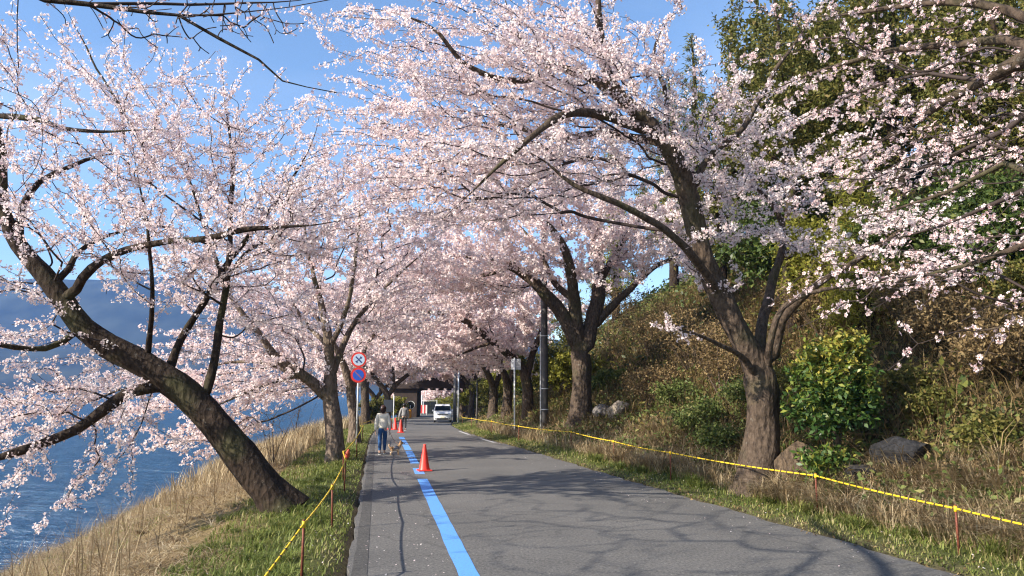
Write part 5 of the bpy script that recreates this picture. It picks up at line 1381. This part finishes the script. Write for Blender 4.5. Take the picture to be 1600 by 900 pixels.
def human(loc, label, rz, Hh, top_m, trouser_m, hair_m, shoe_m, hair_len=.22, legs=((-.085, -.02), (.085, .06)), rhand=(.30, .10, .78), lhand=(-.30, .02, .76), bulky=1.0, skirt=False):
    k = Hh / 1.62
    root = empty("person", loc, label, "person", rz=rz)
    s = Sk()
    pel = s.v((0, 0, .90), (.13, .095))
    sp1 = s.v((0, .005, 1.02), (.118, .085), pel); sp2 = s.v((0, .01, 1.16), (.128, .09), sp1); ch = s.v((0, .01, 1.28), (.135, .088), sp2)
    nk = s.v((0, .005, 1.39), .052, ch)
    hd = s.chain(nk, ((0, .02, 1.45), .055), ((0, .03, 1.51), (.072, .085)), ((0, .02, 1.57), (.070, .08)))
    s.v((0, .125, 1.50), .014, hd - 1)
    J = {}
    for sd, hp in ((-1, lhand), (1, rhand)):
        sh = s.v((sd * .155, .005, 1.335), .058, ch)
        hp = np.array(hp); el = (np.array([sd * .155, .005, 1.335]) + hp) / 2 + np.array([sd * .022, -.03, 0])
        e = s.v(el, .041, sh); wv = hp - el; wv /= np.linalg.norm(wv)
        wr = s.v(hp, .027, e)
        hand(s, wr, wv, sd, np.array([0, 1.0, 0]) - wv * wv[1])
        J[sd] = (np.array([sd * .155, .005, 1.335]), el, hp)
    L = {}
    for sd, (fx, fy) in zip((-1, 1), legs):
        hip = s.v((sd * .085, 0, .84), .092, pel)
        kn = np.array([sd * .087 * .6 + fx * .4, fy * .5 + .03, .47]); an = np.array([fx, fy - .02, .085])
        a = s.chain(hip, (kn, .060), (kn * .55 + an * .45 + np.array([0, -.012, 0]), .055), (an, .036))
        s.chain(a, ((fx, fy + .05, .045), (.038, .032)), ((fx, fy + .14, .028), (.036, .022)))
        L[sd] = (np.array([sd * .085, 0, .84]), kn, an)
    s.V = [v * k for v in s.V]
    s.R = [tuple(np.array(r) * k) if isinstance(r, tuple) else r * k for r in s.R]
    skinned("body", s.V, s.E, s.R, skinm, root)
    q = lambda a: np.array(a) * k
    t = Sk(); b = bulky
    a0 = t.v(q((0, 0, .84)), (.158 * k * b, .125 * k * b)); a1 = t.v(q((0, .0, .98)), (.162 * k * b, .128 * k * b), a0); a2 = t.v(q((0, .008, 1.14)), (.158 * k * b, .122 * k * b), a1); a3 = t.v(q((0, .008, 1.29)), (.150 * k, .11 * k), a2); t.v(q((0, .004, 1.385)), .066 * k, a3)
    for sd in (-1, 1):
        p0, p1, p2 = J[sd]
        t.chain(a3, (q(p0), .076 * k), (q(p0 * .5 + p1 * .5), .068 * k * b), (q(p1), .060 * k * b), (q(p1 * .45 + p2 * .55), .054 * k * b), (q(p1 * .06 + p2 * .94), .042 * k))
    o = skinned("sweater", t.V, t.E, t.R, top_m, root)
    u = Sk(); h0 = u.v(q((0, 0, .93)), (.142 * k, .108 * k)); h1 = u.v(q((0, 0, .86)), (.145 * k, .112 * k), h0)
    for sd in (-1, 1):
        p0, p1, p2 = L[sd]
        u.chain(h1, (q(p0 + [0, 0, -.05]), .100 * k), (q(p0 * .45 + p1 * .55), .083 * k), (q(p1), .067 * k), (q(p1 * .55 + p2 * .45 + [0, -.012, 0]), .062 * k), (q(p2 + [0, 0, .03]), .046 * k))
    skinned("trousers", u.V, u.E, u.R, trouser_m, root)
    for sd, (fx, fy) in zip((-1, 1), legs):
        w_ = Sk(); c = w_.v(q((fx, fy - .035, .05)), (.044 * k, .042 * k)); w_.chain(c, (q((fx, fy + .03, .05)), (.046 * k, .045 * k)), (q((fx, fy + .10, .040)), (.048 * k, .034 * k)), (q((fx, fy + .17, .032)), (.042 * k, .026 * k)))
        sh = skinned("shoe", w_.V, w_.E, w_.R, shoe_m, root)
        bm = bmesh.new(); bm_box(bm, tuple(q((fx, fy + .06, .012))), tuple(q((.088, .27, .024)))); bm_obj("sole", bm, bpy.data.materials["sole_white"], sh, bevel=.01)
    bm = bmesh.new(); bmesh.ops.create_icosphere(bm, subdivisions=4, radius=1.0)
    for v in bm.verts:
        c = v.co.copy()
        front = max(0, c.y)
        z = c.z
        rx, ry = .098, .112
        y = c.y * ry * (1 - .32 * front * (z < .35))
        drop = 1.0 if z > 0 else (1 + hair_len * 4.2 * (c.y < .25))
        wv = .006 * math.sin(c.x * 22 + z * 5)
        v.co = Vector((c.x * rx * (1 + (.10 if z < 0 and c.y < .3 else 0)), y - .012 + wv, z * .105 * drop if z < 0 else z * .108)) * k
    o = bm_obj("hair", bm, hair_m, root, smooth=True); o.location = tuple(q((0, .005, 1.545)))
    for sd in (-1, 1):
        bm = bmesh.new(); bmesh.ops.create_icosphere(bm, subdivisions=2, radius=.011 * k); e = bm_obj("eye", bm, bpy.data.materials["eye_dark"], root, smooth=True); e.location = tuple(q((sd * .03, .107, 1.535)))
    bm = bmesh.new(); bm_box(bm, (0, 0, 0), tuple(q((.042, .012, .010)))); e = bm_obj("mouth", bm, bpy.data.materials["lip"], root, bevel=.003); e.location = tuple(q((0, .107, 1.452)))
    return root, q, J
simple("sole_white", (.6, .6, .58), .6); simple("eye_dark", (.02, .015, .012), .3); simple("lip", (.42, .16, .14), .5)
RD_ANG = math.atan(.18)
knit = simple("cream_knit", (.84, .78, .66), .9, 0, .07, 60, .5)
gw = gnd(597, 710.5)
wroot, wq, wJ = human(gw, "woman in a cream sweater and blue jeans walking away with a small dog", RD_ANG, 1.60, knit, simple("blue_denim", (.022, .075, .20), .85, 0, .25, 25),
                      simple("dark_brown_hair", (.045, .018, .012), .45, 0, .3, 40), simple("dark_shoe", (.02, .02, .022), .5), .20, legs=((-.085, -.02), (.075, .10)), rhand=(.235, .05, .79), lhand=(-.235, -.03, .79), bulky=1.12)
gf = np.array([at(631, 669, 44)[0], 44.0, 0]); gf[2] = float(zr(44.0))
human(gf, "distant person in a pale grey top and dark trousers beside the far cones", RD_ANG + .1, 1.56, simple("pale_grey_cloth", (.26, .25, .24), .85), simple("dark_cloth", (.035, .034, .038), .85), simple("black_hair", (.015, .012, .010), .45), bpy.data.materials["dark_shoe"], .05, legs=((-.09, .10), (.09, -.10)), bulky=1.2)
# ---- the dog
gd = gnd(617.5, 711.5)
fur = leafy  # (kept for clarity: fur below is a noise mix)
def fur_mat():
    m, t = new_mat("terrier_fur")
    out = N(t, "ShaderNodeOutputMaterial"); b = N(t, "ShaderNodeBsdfPrincipled", i_Roughness=.9)
    tc = N(t, "ShaderNodeTexCoord"); n1 = N(t, "ShaderNodeTexNoise", i_Scale=6.0, i_Detail=2.0); n2 = N(t, "ShaderNodeTexNoise", i_Scale=90.0, i_Detail=3.0)
    t.links.new(tc.outputs["Object"], n1.inputs["Vector"]); t.links.new(tc.outputs["Object"], n2.inputs["Vector"])
    r = ramp(t, [(.35, (.66, .52, .38)), (.5, (.55, .34, .18)), (.65, (.36, .19, .09))])
    t.links.new(n1.outputs["Fac"], r.inputs[0]); t.links.new(r.outputs[0], b.inputs["Base Color"])
    bp = N(t, "ShaderNodeBump", i_Strength=1.0, i_Distance=.02); t.links.new(n2.outputs["Fac"], bp.inputs["Height"]); t.links.new(bp.outputs[0], b.inputs["Normal"])
    t.links.new(b.outputs[0], out.inputs[0])
    return m
fm = fur_mat()
droot = empty("dog", gd, "small tan terrier in a grey vest standing beside the woman on a leash", "dog", rz=R(22))
s = Sk()                                        # x = forward
rump = s.v((-.13, 0, .215), (.066, .070)); mid = s.v((-.03, 0, .220), (.066, .072), rump); chest = s.v((.09, 0, .225), (.070, .085), mid)
nk = s.chain(chest, ((.15, 0, .300), .056), ((.175, 0, .36), .056))
hd = s.chain(nk, ((.195, 0, .400), .062))
s.chain(hd, ((.245, 0, .385), .036), ((.285, 0, .372), .024))
for sd in (-1, 1):
    s.chain(hd, ((.18, sd * .045, .455), (.022, .012)), ((.175, sd * .062, .485), (.010, .006)))
    s.chain(chest, ((.10, sd * .055, .155), .032), ((.095, sd * .058, .09), .022), ((.10, sd * .058, .03), .020), ((.12, sd * .058, .016), (.022, .016)))
    s.chain(rump, ((-.125, sd * .055, .16), .040), ((-.095, sd * .058, .115), .026), ((-.155, sd * .058, .075), .019), ((-.145, sd * .058, .025), .019), ((-.125, sd * .058, .015), (.022, .015)))
s.chain(rump, ((-.19, 0, .265), .026), ((-.215, 0, .33), .030), ((-.205, 0, .385), .018))
skinned("body", s.V, s.E, s.R, fm, droot, 1)
t = Sk(); c0 = t.v((-.09, 0, .222), (.079, .082)); c1 = t.v((0, 0, .226), (.079, .084), c0); c2 = t.v((.08, 0, .232), (.082, .094), c1); t.v((.12, 0, .262), (.074, .074), c2)
skinned("vest", t.V, t.E, t.R, simple("grey_vest", (.10, .11, .14), .85), droot)
p = Parts(); an = np.linspace(0, 2 * np.pi, 20); p.tube(np.stack([.158 + .018 * np.sin(an), .061 * np.cos(an), .318 + .060 * np.sin(an) * .5], -1), .008, 6, cap=False)
p.build("collar", simple("collar_dark", (.03, .02, .02), .5), droot)
for sd in (-1, 1):
    bm = bmesh.new(); bmesh.ops.create_icosphere(bm, subdivisions=2, radius=.010); o = bm_obj("eye", bm, bpy.data.materials["eye_dark"], droot, smooth=True); o.location = (.248, sd * .030, .412)
bm = bmesh.new(); bmesh.ops.create_icosphere(bm, subdivisions=2, radius=.014); o = bm_obj("nose", bm, bpy.data.materials["eye_dark"], droot, smooth=True); o.location = (.307, 0, .375)
bpy.context.view_layer.update()
rw = Matrix.Rotation(RD_ANG, 3, 'Z'); hp = np.array(rw @ Vector(wq(wJ[1][2] + np.array([0.01, .0, -.06])))) + gw
dn = np.array(Matrix.Rotation(R(22), 3, 'Z') @ Vector((.145, 0, .365))) + gd
tt = np.linspace(0, 1, 16)[:, None]
p = Parts(); p.tube(hp * (1 - tt) + dn * tt - np.array([0, 0, .10]) * 4 * tt * (1 - tt), .0085, 6)
leash = p.build("leash", simple("brown_leash", (.16, .085, .05), .6), None, hp)
leash.location = tuple(hp); tag(leash, "thin brown leash hanging from the woman's right hand to the dog's collar", "leash")

# ---- the white car coming towards us
gc = np.array([at(691.5, 660, 70.5)[0], 70.5, 0]); gc[2] = float(zr(70.5))
body_m = simple("white_car_paint", (.78, .78, .78), .25, 0, .02, 3, coat=.6)
glass = simple("car_glass", (.012, .016, .02), .12, 0, .1, 3, spec=.08)
black = simple("black_plastic", (.018, .018, .02), .5)
chrome = simple("chrome_trim", (.7, .7, .72), .18, .9)
lamp = simple("headlamp_lens", (.62, .66, .70), .12, .2)
croot = empty("car", gc, "small white boxy car driving towards the camera out of the underpass", "car", rz=math.atan(.10))
croot.scale = (1.14, 1, .97)
prof = [(.02, .24), (.0, .42), (.0, .62), (.03, .80), (.10, .93), (.42, 1.04), (.62, 1.08), (1.12, 1.60), (1.30, 1.70), (2.0, 1.76), (3.05, 1.72), (3.25, 1.62), (3.36, 1.05), (3.38, .60), (3.34, .26), (2.9, .20), (.5, .20)]
bm = bmesh.new(); W = .74
cols = []
cy, cz = 1.7, .85
for fx, sh in ((-1, .94), (-.975, .975), (-.9, 1.0), (-.5, 1.0), (0, 1.0), (.5, 1.0), (.9, 1.0), (.975, .975), (1, .94)):
    row = []
    for (y, z) in prof:
        yy = cy + (y - cy) * sh; zz = cz + (z - cz) * sh
        nose = .07 * fx * fx if y < .5 else 0
        ww = W * (1 - .17 * max(0, zz - 1.02) / .7) * (1 - .03 * (y < .1))
        row.append(bm.verts.new((fx * ww, yy + nose, zz)))
    cols.append(row)
for a, b in zip(cols, cols[1:]):
    for k in range(len(prof)):
        k2 = (k + 1) % len(prof); bm.faces.new((a[k], a[k2], b[k2], b[k]))
bm.faces.new(cols[0]); bm.faces.new(cols[-1][::-1])
bm_obj("body", bm, body_m, croot, smooth=True)
def panel(name, pts, mat, th=.012, parent=None):
    """thin plate through 4+ points, thickened outward along its normal"""
    P = [Vector(p) for p in pts]
    nrm = (P[1] - P[0]).cross(P[2] - P[0]).normalized()
    bm = bmesh.new()
    a = [bm.verts.new(p - nrm * .004) for p in P]; b = [bm.verts.new(p + nrm * th) for p in P]
    bm.faces.new(b); bm.faces.new(a[::-1])
    for k in range(len(P)):
        k2 = (k + 1) % len(P); bm.faces.new((a[k], a[k2], b[k2], b[k]))
    return bm_obj(name, bm, mat, parent or croot)
panel("windscreen", [(-.66, .66, 1.126), (.66, .66, 1.126), (.60, 1.09, 1.573), (-.60, 1.09, 1.573)], glass, .02)
for sd in (-1, 1):
    for (y0, y1) in ((.98, 1.62), (1.70, 2.42), (2.50, 3.08)):
        x0, x1 = sd * .732, sd * .655
        pts = [(x0, y0, 1.10), (x0, y1, 1.10), (x1, y1 - .02, 1.56), (x1, y0 + (.22 if y0 < 1 else .02), 1.56)]
        panel("side_window", pts if sd > 0 else pts[::-1], glass, .02)
    panel("headlight", [(sd * .44, .045, .80), (sd * .70, .10, .84), (sd * .70, .16, .98), (sd * .46, .10, .93)] if sd > 0 else [(-.46, .10, .93), (-.70, .16, .98), (-.70, .10, .84), (-.44, .045, .80)], lamp, .03)
    bm = bmesh.new(); bm_box(bm, (sd * .80, .98, 1.14), (.14, .10, .17)); mr = bm_obj("mirror", bm, body_m, croot, bevel=.03)
    bm = bmesh.new(); bm_lathe(bm, [(0, -.01), (.05, -.01), (.05, .01), (0, .012)], 14); bmesh.ops.transform(bm, matrix=Matrix.Translation((sd * .56, .0, .40)) @ Matrix.Rotation(R(90), 4, 'X'), verts=bm.verts[:]); bm_obj("fog_lamp", bm, black, croot)
    for y in (.62, 2.78):
        bm = bmesh.new(); bm_lathe(bm, [(.17, -.085), (.24, -.085), (.28, -.05), (.28, .05), (.24, .085), (.17, .085)], 24); bmesh.ops.transform(bm, matrix=Matrix.Translation((sd * .66, y, .28)) @ Matrix.Rotation(R(90), 4, 'Y'), verts=bm.verts[:])
        wh = bm_obj("wheel", bm, black, croot, smooth=False)
        bm = bmesh.new(); bm_lathe(bm, [(0, -.07), (.06, -.075), (.17, -.06), (.172, .06), (.06, .075), (0, .07)], 20); bmesh.ops.transform(bm, matrix=Matrix.Translation((sd * .66, y, .28)) @ Matrix.Rotation(R(90), 4, 'Y'), verts=bm.verts[:]); bm_obj("rim", bm, chrome, wh)
bm = bmesh.new(); bm_box(bm, (0, .015, .80), (.86, .05, .12)); gr = bm_obj("grille", bm, black, croot, bevel=.01)
for dz in (-.03, .03):
    bm = bmesh.new(); bm_box(bm, (0, -.015, .80 + dz), (.80, .02, .02)); bm_obj("slat", bm, chrome, gr)
bm = bmesh.new(); bm_box(bm, (0, -.005, .36), (.95, .05, .16)); bm_obj("bumper_intake", bm, black, croot, bevel=.015)
bm = bmesh.new(); bm_box(bm, (0, -.03, .52), (.33, .015, .165)); bm_obj("number_plate", bm, simple("plate_yellow_white", (.7, .68, .5), .5), croot, bevel=.004)
for sd in (-1, 1):
    p = Parts(); p.tube([(sd * .1, .665, 1.12), (sd * .1 + .28, .80, 1.26)], .010, 5); p.build("wiper", black, croot)

# ================================================================== AIR: pale blue distance over the lake
HAZE = True
if HAZE:
    bm = bmesh.new()
    bm_box(bm, (-1700, 1350, 260), (5400, 2900, 540))
    me = bpy.data.meshes.new("haze"); bm.to_mesh(me); bm.free()
    hz = bpy.data.objects.new("haze", me); COL.objects.link(hz)
    m, t = new_mat("air")
    out = N(t, "ShaderNodeOutputMaterial")
    v = N(t, "ShaderNodeVolumePrincipled")
    v.inputs["Color"].default_value = (.10, .37, 1.0, 1)
    v.inputs["Density"].default_value = .00015
    v.inputs["Anisotropy"].default_value = .0
    t.links.new(v.outputs[0], out.inputs["Volume"])
    me.materials.append(m)
    tag(hz, "thin blue haze lying over the lake and the far mountains", "haze", kind='stuff')
